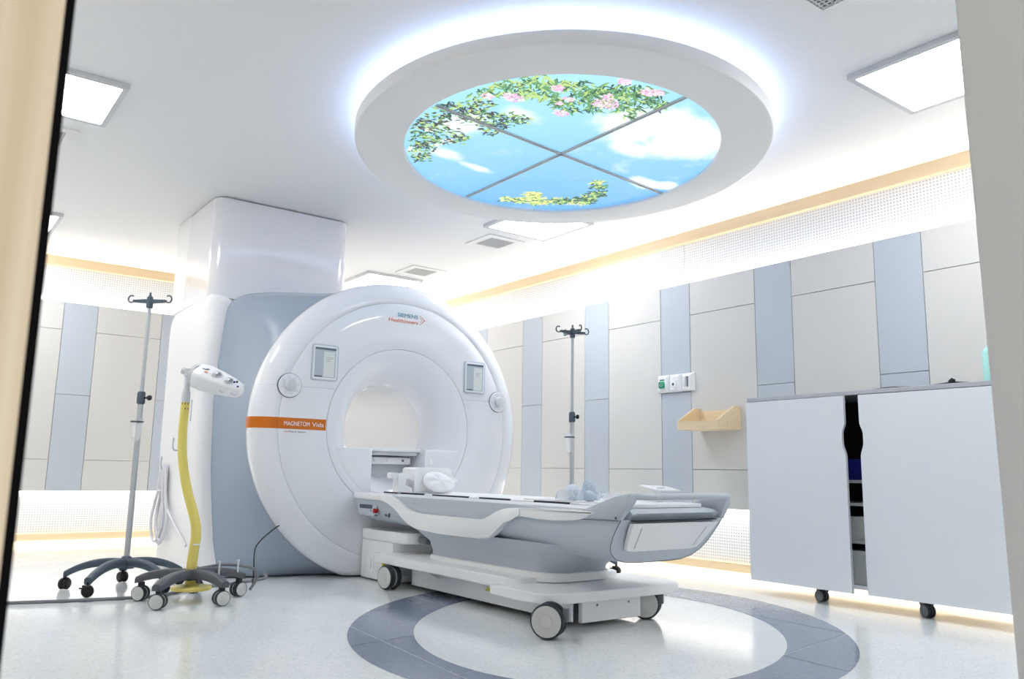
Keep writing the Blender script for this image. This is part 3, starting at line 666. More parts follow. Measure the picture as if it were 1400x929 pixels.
# ================================================================ PATIENT TABLE
def table():
    CX = 3.03
    R = root('patient_table', 'white and grey wheeled MRI patient table docked to the round scanner front', 'patient table', (CX, 4.0, 0))
    # ---- shell
    frac = [(1, 1), (1.0, .80), (.985, .62), (.95, .42), (.88, .25), (.74, .10), (.55, .02), (.3, 0), (0, 0)]
    st = [(5.40, .585, .420), (5.37, .587, .405), (5.25, .587, .392), (5.0, .587, .385), (4.72, .587, .380), (4.4, .587, .378), (3.9, .587, .372), (3.5, .587, .358), (3.25, .575, .343), (3.05, .548, .336), (2.98, .546, .336)]
    rings = []
    for (y, zt, zb) in st:
        wv = .36; ring = []
        for fx, fz in frac: ring.append((CX-wv*fx, y, zb+(zt-zb)*fz))
        for fx, fz in frac[-2::-1]: ring.append((CX+wv*fx, y, zb+(zt-zb)*fz))
        rings.append(ring)
    ring = []
    for p in rings[-1]:
        ring.append((CX+(p[0]-CX)*.985, 2.70+max(0, (.546-p[2]))*.75+abs((p[0]-CX)/.36)**4*.02, p[2]))
    rings.append(ring)
    bm = NB(); loft(bm, rings, True, True, True); link('body_shell', bm, M['tgrey'], R, ang=50)
    bm = NB(); tube(bm, [(q[0]*1.0005-CX*.0005, q[1]-.0005, q[2]) for q in ring], .0018, 6); link('end_seam', bm, M['slate'], R, smooth=False)
    # ---- pedestal with white plinth
    def rr(x0, x1, y0, y1, r, z, n=6): return [(p[0], p[1], z) for p in rrect(x0, x1, y0, y1, r, n)]
    bm = NB(); loft(bm, [rr(CX-.245, CX+.245, 3.38, 4.60, .14, .222), rr(CX-.25, CX+.25, 3.36, 4.60, .15, .26), rr(CX-.27, CX+.27, 3.28, 4.62, .17, .32), rr(CX-.32, CX+.32, 3.15, 4.66, .19, .365), rr(CX-.335, CX+.335, 3.1, 4.74, .2, .40)])
    link('pedestal', bm, M['tgrey'], R, ang=50)
    bm = NB(); loft(bm, [rr(CX-.25, CX+.25, 3.37, 4.61, .15, .1845), rr(CX-.258, CX+.258, 3.36, 4.615, .15, .190), rr(CX-.258, CX+.258, 3.36, 4.615, .15, .232), rr(CX-.25, CX+.25, 3.37, 4.61, .15, .237)])
    link('plinth_trim', bm, M['satin'], R, ang=50)
    # ---- base deck and plates
    bm = NB(); prism(bm, rrect(CX-.395, CX+.395, 3.46, 5.05, .10), 'z', .155, .21, bev=.008, seg=3); link('base_deck', bm, M['satin'], R, ang=50)
    bm = NB(); prism(bm, rrect(CX-.495, CX+.495, 3.07, 3.55, [.03, .03, .13, .13], 8), 'z', .135, .184, bev=.008, seg=3); link('front_deck', bm, M['satin'], R, ang=50)
    bm = NB(); box(bm, CX-.22, CX+.19, 3.13, 3.16, .025, .136, bev=.003, seg=1); link('front_skirt', bm, M['satin'], R)
    for xx in (CX-.12, CX+.10):
        bm = NB(); lathe(bm, [(.006, .002), (.006, -.003), (.0005, -.003)], (xx, 3.13, .105), 'y', 10); link('screw', bm, M['dgrey'], R)
    for sx in (-1, 1):
        obox('side_skirt', M['satin'], R, *sorted((CX+sx*.25, CX+sx*.262)), 3.16, 4.72, .03, .156, bev=.003, seg=1)
    obox('undercarriage', M['dgrey'], R, CX-.24, CX+.24, 3.2, 4.95, .07, .15)
    bm = NB(); prism(bm, [(3.84, .092), (3.90, .092), (3.87, .118)], 'x', CX-.2635, CX-.262); link('warning_sticker', bm, M['yolive'], R, smooth=False, label='small yellow warning triangle')
    # pedal lever
    bm = NB(); tube(bm, spline([(CX-.27, 4.62, .135), (CX-.275, 4.50, .137), (CX-.28, 4.42, .125), (CX-.285, 4.36, .118), (CX-.285, 4.32, .13)], 4), .009, 8); link('pedal_lever', bm, M['alu'], R)
    # ---- docking column at the scanner
    obox('dock_column', M['satin'], R, CX-.28, CX+.28, 4.95, 5.405, .012, .275, bev=.008, seg=2)
    bm = NB(); prism(bm, rrect(CX-.285, CX+.285, 4.76, 5.405, [.02, .02, .08, .08]), 'z', .276, .345, bev=.012, seg=3); link('dock_cap', bm, M['satin'], R, ang=50)
    bm = NB(); prism(bm, [(5.26+p[0], .11+p[1]) for p in rrect(-.045, .045, -.06, .06, .02)], 'x', CX-.2825, CX-.2799); h = link('latch_plate', bm, M['satin'], R)
    bm = NB(); prism(bm, [(5.26+p[0], .115+p[1]) for p in rrect(-.018, .018, -.04, .04, .016)], 'x', CX-.288, CX-.2826, bev=.002, seg=1); link('latch', bm, M['satin'], h)
    obox('dock_latch', M['dgrey'], R, CX-.20, CX+.2, 4.66, 4.76, .285, .325, bev=.006)
    # ---- side rails (white bands) on both sides
    top = [(5.375, .598), (4.992, .596), (4.90, .592), (4.824, .584), (4.76, .570), (4.707, .549), (4.65, .524), (4.593, .507), (4.52, .497), (4.443, .492), (3.842, .491), (3.80, .493), (3.759, .501), (3.70, .522), (3.662, .539), (3.61, .555), (3.553, .565), (3.448, .572), (3.30, .576), (3.12, .578), (2.98, .578), (2.88, .577)]
    bot = [(5.375, .555), (4.992, .552), (4.93, .548), (4.867, .537), (4.80, .516), (4.747, .493), (4.69, .462), (4.631, .433), (4.56, .411), (4.499, .399), (4.236, .386), (3.804, .388), (3.76, .391), (3.722, .402), (3.69, .417), (3.659, .438), (3.62, .465), (3.582, .488), (3.506, .519), (3.447, .527), (3.30, .523), (3.17, .522), (3.05, .529), (2.98, .537), (2.92, .553), (2.88, .569)]
    def seg(a, b):
        def clip(L): return [p for p in L if b-1e-6 <= p[0] <= a+1e-6]
        def at(L, y):
            for p, q in zip(L, L[1:]):
                if q[0] <= y <= p[0]: t = (p[0]-y)/(p[0]-q[0]); return (y, p[1]+(q[1]-p[1])*t)
        t_ = [at(top, a)]+[p for p in clip(top) if b+1e-3 < p[0] < a-1e-3]+[at(top, b)]
        b_ = [at(bot, a)]+[p for p in clip(bot) if b+1e-3 < p[0] < a-1e-3]+[at(bot, b)]
        return t_+b_[::-1]
    for sx in (-1, 1):
        for nm, a, b in (('side_rail', 5.372, 4.994), ('side_rail', 4.990, 3.449), ('side_rail', 3.445, 2.885)):
            bm = NB(); lo, hi = sorted((CX+sx*.335, CX+sx*.378)); prism(bm, seg(a, b), 'x', lo, hi, bev=.009, seg=3)
            link(nm, bm, M['satin'], R, ang=60)
    # ---- inner rail, table top and slots
    for sx in (-1, 1):
        lo, hi = sorted((CX+sx*.27, CX+sx*.335)); bm = NB()
        prism(bm, [(CX+sx*.27, .56), (CX+sx*.27, .599), (CX+sx*.285, .600), (CX+sx*.336, .588), (CX+sx*.338, .575), (CX+sx*.338, .56)], 'y', 2.95, 5.2); link('inner_rail', bm, M['lgrey'], R, ang=30)
    bm = NB(); prism(bm, [(CX-.26, .585), (CX-.262, .604), (CX-.25, .608), (CX-.15, .603), (CX, .601), (CX+.15, .603), (CX+.25, .608), (CX+.262, .604), (CX+.26, .585)], 'y', 2.92, 5.36, bev=.002, seg=1); link('table_top', bm, M['satin'], R, ang=40)
    for (a, b) in ((5.14, 4.95), (4.90, 4.60), (4.50, 4.09), (3.98, 3.68), (3.47, 3.18)):
        obox('slot', M['black'], R, CX-.2632, CX-.2565, b, a, .599, .6085, smooth=False)
    bm = NB(); prism(bm, rrect(CX-.235, CX+.265, 2.755, 3.62, .04), 'z', .5985, .6155, bev=.004); link('mat', bm, M['cloth'], R)
    # ---- grip recess with red button, near side
    bm = NB(); prism(bm, [(5.175+p[0], .487+p[1]) for p in rrect(-.135, .12, -.04, .035, .025)], 'x', CX-.375, CX-.355, bev=.004); gr = link('grip_plate', bm, M['tgrey'], R)
    bm = NB(); prism(bm, [(5.17+p[0], .506+p[1]) for p in rrect(-.085, .105, -.013, .014, .012)], 'x', CX-.377, CX-.3752); link('grip_slot', bm, M['slate'], gr)
    bm = NB(); lathe(bm, [(.0005, -.030), (.014, -.029), (.0165, -.024), (.0165, 0)], (CX-.355, 5.05, .482), 'x', 20); link('red_button', bm, M['red'], R, label='round red release button')
    for (y, z) in ((5.105, .482), (5.045, .452)):
        bm = NB(); lathe(bm, [(.0005, -.0245), (.006, -.024), (.006, 0)], (CX-.355, y, z), 'x', 10); link('screw', bm, M['dgrey'], R)
    text('small_lettering', 'MR', .022, (CX-.3625, 4.925, .452), M['ink'], R, xdir=(0, -1, 0), depth=.004)
    bm = NB(); prism(bm, [(4.885, .448), (4.865, .448), (4.862, .468), (4.872, .474), (4.885, .463)], 'x', CX-.366, CX-.358); link('symbol', bm, M['ink'], R, smooth=False)
    # ---- head end: grey nose, white panel, grips, push bar
    bm = NB(); rings = []
    for (y, zt, hw) in ((2.715, .560, .295), (2.70, .572, .30), (2.72, .588, .30), (2.80, .597, .30), (2.96, .597, .29)):
        rings.append([(CX-hw, y, zt), (CX-hw*.9, y, zt+.004), (CX+hw*.9, y, zt+.004), (CX+hw, y, zt), (CX+hw, y+.02, .545), (CX-hw, y+.02, .545)])
    loft(bm, rings); link('end_cap', bm, M['tgrey'], R, ang=40)
    obox('end_gap', M['black'], R, CX-.29, CX+.29, 2.697, 2.75, .5405, .5445, smooth=False)
    def onface(x, z, lift): return (x, 2.70+(.546-z)*.75-lift, z)
    pts = [(-.30, .531), (.30, .531), (.292, .50), (.262, .425), (.245, .402), (.20, .394), (-.20, .394), (-.245, .402), (-.262, .425), (-.292, .50)]
    bm = NB(); loft(bm, [[onface(CX+p[0], p[1], -.004) for p in pts], [onface(CX+p[0], p[1], .012) for p in pts], [onface(CX+p[0]*.985, .465+(p[1]-.465)*.97, .016) for p in pts]]); link('end_panel', bm, M['satin'], R, ang=30, label='white panel with two slanted grey grooves')
    for sx in (-1, 1):
        q = [(sx*.232, .508), (sx*.224, .508), (sx*.200, .410), (sx*.208, .410)]
        bm = NB(); loft(bm, [[onface(CX+p[0], p[1], .014) for p in q], [onface(CX+p[0], p[1], .0175) for p in q]]); link('groove', bm, M['frame'], R, smooth=False)
    for sx in (-1, 1):
        arm = [(3.12, .538), (2.72, .546), (2.705, .570), (2.682, .600), (2.664, .628), (2.655, .642), (2.654, .656), (2.662, .666), (2.675, .669), (2.70, .668), (2.76, .653), (2.85, .623), (2.96, .583), (3.05, .556)]
        bm = NB(); lo, hi = sorted((CX+sx*.336, CX+sx*.372)); prism(bm, arm, 'x', lo, hi, bev=.009, seg=4)
        for v in bm.verts: v.co.x -= sx*max(0, v.co.z-.56)*.30
        ha = link('handle_arm', bm, M['tgrey'], R, ang=60)
        bm = NB(); lathe(bm, [(.0005, -.002), (.006, -.002), (.006, .004)], (CX+sx*.372, 2.735, .556), 'x', 10); link('screw', bm, M['ink'], ha)
        bm = NB(); tube(bm, [(CX+sx*.3715, 3.06, .5375), (CX+sx*.3715, 2.72, .5445)], .0016, 6); link('arm_seam', bm, M['slate'], ha, smooth=False)
    bm = NB(); pth = spline([(CX-.332, 2.69, .652), (CX-.30, 2.655, .654), (CX-.1, 2.632, .655), (CX+.1, 2.632, .655), (CX+.30, 2.655, .654), (CX+.332, 2.69, .652)], 5); tube(bm, pth, .0155, 12); link('push_handle', bm, M['tgrey'], R, ang=60)
    # ---- casters
    caster(R, 2.65, 4.80, math.radians(190), .075, .034, .02, fork='dgrey', top=.155, trail=.02)
    caster(R, 3.42, 4.80, math.radians(190), .075, .034, .02, fork='dgrey', top=.155, trail=.02)
    caster(R, 2.515, 3.03, math.radians(215), .08, .036, .022, fork='dgrey', top=.14, trail=-.08)
    caster(R, 3.30, 3.17, math.radians(215), .08, .036, .022, fork='dgrey', top=.14, trail=-.08)
    for (x, y) in ((2.65, 4.88), (2.62, 3.2)): obox('yellow_tab', M['yolive'], R, x-.012, x+.012, y-.01, y+.01, .1345, .1545, smooth=False)
table()

# ================================================================ THINGS ON THE TABLE
def table_things():
    zt = .609
    R = root('coil_box', 'white moulded head coil base standing on the table near the bore', 'coil', (2.98, 4.95, zt))
    bm = NB(); prism(bm, [(2.86, zt), (2.86, .765), (2.88, .777), (3.14, .777), (3.15, .765), (3.15, zt+.05), (3.17, zt), (2.95, zt), (2.93, zt+.01), (2.90, zt)], 'y', 4.88, 5.06, bev=.006); link('body', bm, M['satin'], R, ang=40)
    bm = NB(); prism(bm, [(2.745, zt), (2.745, .725), (2.76, .735), (2.83, .735), (2.862, .72), (2.862, .68), (2.83, .70), (2.80, .70), (2.79, .66), (2.85, .64), (2.86, zt)], 'y', 4.90, 4.98, bev=.004); link('side_bracket', bm, M['satin'], R, ang=40)
    bm = NB(); prism(bm, rrect(2.69, 2.75, .70, .74, .01), 'y', 4.91, 4.96, bev=.003); link('clip', bm, M['satin'], R)
    R = root('head_pillow', 'round white cloth covered head pillow leaning on the coil base', 'pillow', (3.02, 4.83, zt))
    bm = NB(); n = 36; rings = []
    for (s, h) in ((.02, .022), (.45, .020), (.75, .014), (.92, .002), (1.0, -.010), (1.0, -.022), (.93, -.032), (.7, -.038), (.02, -.04)):
        rings.append([(.125*s*math.cos(2*PI*k/n)*(1+.10*math.cos(2*PI*k/n)), .075*s*math.sin(2*PI*k/n), h+.010*math.sin(5*2*PI*k/n)*s*(1-s)*3) for k in range(n)])
    loft(bm, rings); xform(bm, Matrix.Translation((3.02, 4.835, .685)) @ Matrix.Rotation(.12, 4, 'Y') @ Matrix.Rotation(math.radians(62), 4, 'X')); link('pillow_pad', bm, M['cloth'], R, ang=70)
    bm = NB(); loft(bm, [[(3.10, 4.84, .66), (3.19, 4.845, .69), (3.12, 4.85, .735), (3.09, 4.85, .70)], [(3.10, 4.855, .66), (3.19, 4.86, .69), (3.12, 4.865, .735), (3.09, 4.865, .70)]]); link('pillow_corner', bm, M['cloth'], R)
    # headphones wrapped in clear film
    Z = .617
    R = root('headphones', 'grey padded headphones with film covers lying on the table end', 'headphones', (2.90, 3.25, Z))
    def blob(c, r, mi, name, sq=(1, 1, 1), rot=0):
        bm = NB(); bmesh.ops.create_uvsphere(bm, u_segments=28, v_segments=18, radius=1)
        rnd = random.Random(3)
        for v in bm.verts:
            k = 1+.03*math.sin(9*v.co.x+4*v.co.z)*math.cos(7*v.co.y); v.co = Vector((v.co.x*r*sq[0]*k, v.co.y*r*sq[1]*k, v.co.z*r*sq[2]*k))
        xform(bm, Matrix.Translation(c) @ Matrix.Rotation(rot, 4, 'Z')); return link(name, bm, mi, R, ang=80)
    blob((2.99, 3.28, .672), .043, M['foam'], 'ear_cup', (.9, .9, 1.1)); blob((2.86, 3.26, .655), .046, M['foam2'], 'ear_cup', (1, .8, .95)); blob((2.832, 3.10, .640), .034, M['foam'], 'ear_pad', (1.15, .8, .85), .3)
    bm = NB(); prism(bm, rrect(2.945, 3.035, 3.235, 3.325, .02), 'z', Z, .655, bev=.008); link('cup_holder', bm, M['foam'], R)
    bm = NB(); tube(bm, spline([(2.86, 3.30, .64), (2.88, 3.34, .67), (2.94, 3.345, .675), (3.0, 3.33, .66)], 5), .006, 8); link('headband', bm, M['lgrey'], R)
    def shell(name, pts, z0, z1, lab):
        bm = NB(); q = [Vector(p) for p in pts]; c = sum(q, Vector((0, 0)))/len(q)
        r0 = [(p.x, p.y, z0) for p in q]; r1 = [(c.x+(p.x-c.x)*.93, c.y+(p.y-c.y)*.93, z1) for p in q]
        loft(bm, [r0, r1], True, False, False); bm.faces.new([bm.verts.new(p) for p in r1])
        bmesh.ops.remove_doubles(bm, verts=bm.verts[:], dist=1e-5)
        bmesh.ops.subdivide_edges(bm, edges=bm.edges[:], cuts=3, use_grid_fill=True); rnd = random.Random(9)
        for v in bm.verts: v.co += Vector((rnd.uniform(-1, 1), rnd.uniform(-1, 1), rnd.uniform(-.5, .5)))*.005
        for v in bm.verts: v.co.z = max(v.co.z, z0)
        return tag(link(name, bm, M['film']), lab, 'plastic film')
    shell('plastic_film', rrect(2.785, 2.92, 3.17, 3.33, .03, 3), Z, .668, 'crumpled clear plastic film around the left ear cup')
    shell('plastic_film', rrect(2.93, 3.22, 3.14, 3.24, .03, 3), Z, .650, 'long crumpled clear film beside the taller ear cup towards the handle')
    bm = NB(); tube(bm, spline([(2.93, 3.30, .655), (3.05, 3.31, .660), (3.15, 3.25, .648), (3.22, 3.12, .622), (3.20, 3.02, .620)], 6), .005, 8); link('air_hose', bm, M['clear'], R)
    # tray behind the push handle
    R = root('clip_tray', 'thin white rectangular tray raised behind the push handle', 'tray', (3.18, 3.0, zt))
    bm = NB(); prism(bm, [(p[0], p[1]) for p in ((3.105, 2.90), (3.24, 2.86), (3.345, 3.06), (3.20, 3.12))], 'z', .672, .679, bev=.002)
    for v in bm.verts: v.co.z += max(0, (v.co.y-2.90))*.10
    link('tray_plate', bm, M['satin'], R)
    bm = NB(); lathe(bm, [(.025, 0), (.025, .004), (.018, .006), (.0005, .006)], (3.22, 2.98, .688), 'z', 20); link('dimple', bm, M['satin'], R)
    obox('foot', M['satin'], R, 3.205, 3.235, 2.98, 3.02, .616, .680, bev=.003)
table_things()

# ================================================================ IV POLES
def iv_pole(label, loc, rz, H=1.86, head=0, cup=(-1)):
    R = root('iv_pole', label, 'IV pole', loc, 'wheeled IV poles', rz=rz)
    def L(name, bm, m, p=R, **k): return link(name, bm, m, p, local=True, **k)
    bm = NB(); lathe(bm, [(.0005, .125), (.048, .125), (.052, .14), (.050, .165), (.035, .185), (.022, .20), (.0005, .20)], (0, 0, 0), 'z', 24); L('hub', bm, M['slate'])
    for k in range(5):
        t = 2*PI*k/5; c, s = math.cos(t), math.sin(t); rings = []
        for j in range(11):
            u = j/10; r = .03+.32*u; z = .160+.016*math.sin(u*PI*.6)-.085*u**2.2; wv = .028-.004*u; hh = .026-.006*u
            sec = [(-1, -.7), (-.7, -1), (.7, -1), (1, -.7), (1, .5), (.6, 1), (-.6, 1), (-1, .5)]
            rings.append([(r*c-s*wv*p[0], r*s+c*wv*p[0], z+hh*p[1]) for p in sec])
        bm = NB(); loft(bm, rings); g = L('leg', bm, M['slate'], ang=50)
        # caster (own frame)
        a = t+1.1+.9*k; ax = Vector((math.cos(a), math.sin(a), 0)); m = Matrix((ax, Vector((-ax.y, ax.x, 0)), Vector((0, 0, 1)))).transposed().to_4x4(); m.translation = (.345*c, .345*s, .035)
        bm = NB()
        for o in (-.014, .014): lathe(bm, [(.0005, o-.014), (.027, o-.013), (.034, o-.006), (.034, o+.006), (.027, o+.013), (.0005, o+.014)], (0, 0, 0), 'x', 20)
        box(bm, -.008, .008, -.012, .030, .0, .034, bev=.003, seg=1); box(bm, -.006, .006, .025, .045, .012, .020)
        lathe(bm, [(.009, .02), (.009, .05)], (0, 0, 0), 'z', 10, cap=True)
        xform(bm, m); L('caster', bm, M['black'], g)
    bm = NB(); lathe(bm, [(.0005, .19), (.0175, .19), (.0175, 1.17), (.0005, 1.17)], (0, 0, 0), 'z', 16); L('lower_pole', bm, M['alu'])
    bm = NB(); lathe(bm, [(.0005, 1.15), (.0120, 1.15), (.0120, H), (.0005, H)], (0, 0, 0), 'z', 16); L('upper_pole', bm, M['alu'])
    bm = NB(); lathe(bm, [(.018, 1.145), (.025, 1.15), (.025, 1.215), (.019, 1.225), (.0125, 1.225)], (0, 0, 0), 'z', 18); cl = L('clamp', bm, M['slate'])
    bm = NB(); tube(bm, [(.012, -.02, 1.185), (.028, -.046, 1.185)], .006, 8); lathe(bm, [(.0005, -.012), (.014, -.012), (.018, 0), (.014, .010), (.0005, .010)], (.032, -.054, 1.185), 'x', 14); L('knob', bm, M['black'], cl)
    # drip cup
    bm = NB(); lathe(bm, [(.034, 0), (.040, 0), (.040, .008), (.034, .008), (.034, 0)], (-.028, -.044, 1.025), 'z', 24); box(bm, -.014, .016, -.02, .012, 1.022, 1.036, bev=.003, seg=1); rg = L('cup_ring', bm, M['slate'])
    bm = NB(); lathe(bm, [(.0005, -.125), (.015, -.122), (.025, -.108), (.031, -.08), (.034, 0), (.036, .02), (.034, .02), (.032, 0), (.029, -.078), (.022, -.104), (.0005, -.118)], (-.028, -.044, 1.03), 'z', 24); L('drip_cup', bm, M['clear'], rg)
    # hook head
    bm = NB(); lathe(bm, [(.012, -.05), (.020, -.045), (.022, 0), (.018, .025), (.008, .035), (.006, .055), (.0005, .058)], (0, 0, H), 'z', 18); hd = L('hook_head', bm, M['slate'])
    for t in (head, head+PI) if head is not None else (0.3, 1.87, 3.44, 5.01):
        c, s = math.cos(t), math.sin(t); bm = NB(); rings = []
        for u in (0, .5, 1): 
            r = .01+.10*u; hh = .017-.007*u; rings.append([(r*c-s*w_, r*s+c*w_, H+z_-.0) for w_, z_ in ((-.008, -hh), (.008, -hh), (.010, hh*.6), (-.010, hh*.6))])
        loft(bm, rings)
        pts = [(.105, 0), (.120, -.010), (.137, -.006), (.145, .012), (.138, .030), (.122, .036), (.112, .030)]
        tube(bm, spline([(q[0]*c, q[0]*s, H+q[1]) for q in pts], 4), .005, 8); L('hook', bm, M['slate'], hd)
    return R
ivp = iv_pole('wheeled IV pole standing left of the scanner with dark two hook head', (1.245, 5.61, 0), math.radians(8), 1.82, head=math.radians(-48))
iv2 = iv_pole('wheeled IV pole behind the patient table with four small hooks', (4.18, 4.78, 0), math.radians(-30), 1.855, head=None)

# ================================================================ CONTRAST INJECTOR
def injector():
    bx, by = 1.45, 4.955
    R = root('contrast_injector', 'contrast injector on a bent yellow column with a grey five wheel base', 'injector', (bx, by, 0))
    bm = NB(); lathe(bm, [(.0005, .118), (.06, .118), (.07, .13), (.068, .155), (.04, .165), (.034, .175), (.0005, .175)], (bx, by, 0), 'z', 24); link('hub', bm, M['slate'], R)
    bm = NB(); lathe(bm, [(.0005, .066), (.105, .066), (.11, .070), (.11, .082), (.105, .087), (.0005, .089)], (bx-.005, by-.04, 0), 'z', 36); lathe(bm, [(.03, .086), (.03, .12)], (bx, by, 0), 'z', 16); link('weight_plate', bm, M['yellow'], R, label='round yellow weight plate under the base')
    tips = [(1.225, 4.73, 235), (1.545, 4.69, 275), (1.74, 4.985, 290), (1.22, 5.09, 225), (1.56, 5.24, 40)]
    for (tx, ty, an) in tips:
        d = Vector((tx-bx, ty-by, 0)); Ln = d.length; d.normalize(); n = Vector((-d.y, d.x, 0)); rings = []
        for j in range(9):
            u = j/8; r = .03+(Ln-.0)*u; z = .150+.004*math.sin(u*PI)-.036*u**2.6; wv = .034-.004*u; hh = .028-.004*u
            if j == 8: hh *= .8; wv *= .8
            c = Vector((bx, by, z))+d*r
            rings.append([c+n*(wv*p)+Vector((0, 0, hh*q)) for p, q in ((-1, -.8), (1, -.8), (1, .3), (.7, .85), (.2, 1), (-.2, 1), (-.7, .85), (-1, .3))])
        bm = NB(); loft(bm, rings); g = link('leg', bm, M['dgrey'] if False else M['slate2'], R, ang=40)
        a = math.radians(an)
        caster(g if False else R, tx, ty, a, .042, .020, .022, fork='tyre', top=.105, trail=.0)
    # yellow column, bending
    cr = Vector((.8, -.6, 0)); base = Vector((bx, by, 0))
    pts = [base+cr*o+Vector((0, 0, z)) for o, z in ((0, .16), (.002, .22), (.008, .30), (.012, .36), (.004, .43), (-.018, .50), (-.043, .57), (-.068, .65), (-.088, .73), (-.102, .81), (-.110, .89), (-.113, .97), (-.113, 1.05), (-.111, 1.13))]
    bm = NB(); tube(bm, spline(pts, 4), lambda u: .029-.004*u, 16); pl = link('column', bm, M['yellow'], R, ang=70)
    tp = pts[-1]
    bm = NB(); lathe(bm, [(.0005, 0), (.026, 0), (.025, .05), (.017, .085), (.016, .15), (.022, .155), (.022, .20), (.0005, .20)], (tp.x, tp.y, tp.z), 'z', 18); nk = link('neck', bm, M['lgrey'], R)
    # injector head: pointing to the right, nose slightly down
    hx = Vector((.76, -.57, -.30)).normalized(); up = Vector((-.02, -.62, .78)); up = (up-hx*up.dot(hx)).normalized(); sd = hx.cross(up)
    o = Vector((tp.x, tp.y, tp.z+.178))+hx*-.005
    m = Matrix((hx, sd, up)).transposed().to_4x4(); m.translation = o; m = m @ Matrix.Diagonal((.98, 1.12, 1.08, 1))
    bm = NB(); tube(bm, [m @ Vector((-.03, 0, 0)), m @ Vector((.055, 0, 0))], .021, 14); lathe_pts = [m @ Vector((.038, 0, 0)), m @ Vector((.056, 0, 0))]
    tube(bm, lathe_pts, .062, 28); link('swivel', bm, M['lgrey'], R)
    def sec(x, w_, t, b, n=20):
        out = []
        for k in range(n):
            a = 2*PI*k/n; c, s = math.cos(a), math.sin(a); c = math.copysign(abs(c)**.6, c); s = math.copysign(abs(s)**.6, s)
            out.append(m @ Vector((x, w_*c, (t if s > 0 else b)*s)))
        return out
    bm = NB(); loft(bm, [sec(.060, .060, .052, .050), sec(.068, .070, .060, .056), (sec(.12, .078, .062, .056)), sec(.20, .076, .050, .050), sec(.28, .062, .038, .044), sec(.345, .040, .026, .038), sec(.352, .034, .020, .034)])
    hd = link('injector_head', bm, M['satin'], R, ang=60)
    for (x, y_, r_, zz) in ((.185, .022, .031, .0505), (.268, .020, .027, .0385)):
        bm = NB(); lathe(bm, [(r_*1.12, -.002), (r_*1.1, .005), (r_, .006), (r_*.9, -.004)], (0, 0, 0), 'z', 24); xform(bm, m @ Matrix.Translation((x, -y_+.03, zz))); link('well_rim', bm, M['lgrey'], hd)
        bm = NB(); lathe(bm, [(.0005, .0012), (r_*.98, .001), (r_*.98, -.01)], (0, 0, 0), 'z', 24); xform(bm, m @ Matrix.Translation((x, -y_+.03, zz))); link('syringe_well', bm, M['dgrey'], hd)
        bm = NB(); lathe(bm, [(.0005, .016), (.010, .014), (.012, .004), (.012, 0)], (0, 0, 0), 'z', 14); xform(bm, m @ Matrix.Translation((x-.004, -y_+.045, zz))); link('plunger', bm, M['lgrey'], hd)
    for (x, y_, zz) in ((.265, .058, .002), (.325, .042, -.002)):
        bm = NB(); bmesh.ops.create_uvsphere(bm, u_segments=16, v_segments=10, radius=.017); xform(bm, m @ Matrix.Translation((x, y_, zz)) @ Matrix.Diagonal((1.2, .8, .9, 1))); link('clear_nozzle', bm, M['gloss'], hd)
    for (x, y_, zz, mm) in ((.30, .0, .036, 'bluebox'), (.335, .018, .026, 'bluebox'), (.31, -.015, .033, 'black')):
        bm = NB(); bmesh.ops.create_uvsphere(bm, u_segments=10, v_segments=8, radius=.007); xform(bm, m @ Matrix.Translation((x, y_, zz))); link('button', bm, M[mm], hd)
    for (x, y_, L_, mm) in ((.10, .012, .03, 'ink'), (.12, .002, .018, 'ink'), (.125, .035, .022, 'rust')):
        bm = NB(); box(bm, 0, L_, -.003, .003, 0, .0015); xform(bm, m @ Matrix.Translation((x, y_, .0615-.0))); link('marking', bm, M[mm], hd, smooth=False)
    for k in range(2):
        p = tp+Vector((0, 0, -.015-.03*k)); bm = NB(); rr = .0262
        for j in range(5):
            t = math.radians(215+18*j+k*25); 
            if (j+k) % 2: continue
            a0, a1 = t-.10, t+.10
            vs = [bm.verts.new((p.x+rr*math.cos(q), p.y+rr*math.sin(q), p.z+z)) for q, z in ((a0, 0), (a1, 0), (a1, .012), (a0, .012))]; bm.faces.new(vs)
        link('marking', bm, M['ink'], pl, smooth=False)
    bm = NB(); lathe(bm, [(.0282, 0), (.0286, .002), (.0286, .006), (.0282, .008)], tuple(pts[3]+Vector((0, 0, -.05))), 'z', 20); link('joint_ring', bm, M['satin'], pl)
    # cable posts on the rear legs
    for (x, y) in ((1.60, 4.93), (1.72, 4.96)):
        bm = NB(); tube(bm, [(x, y, .14), (x, y, .21)], .006, 8); lathe(bm, [(.0005, .205), (.009, .205), (.009, .215), (.0005, .217)], (x, y, 0), 'z', 10); link('cable_post', bm, M['lgrey'], R)
M['slate2'] = mat('grey_base_plastic', (.085, .09, .105), .42)
injector()

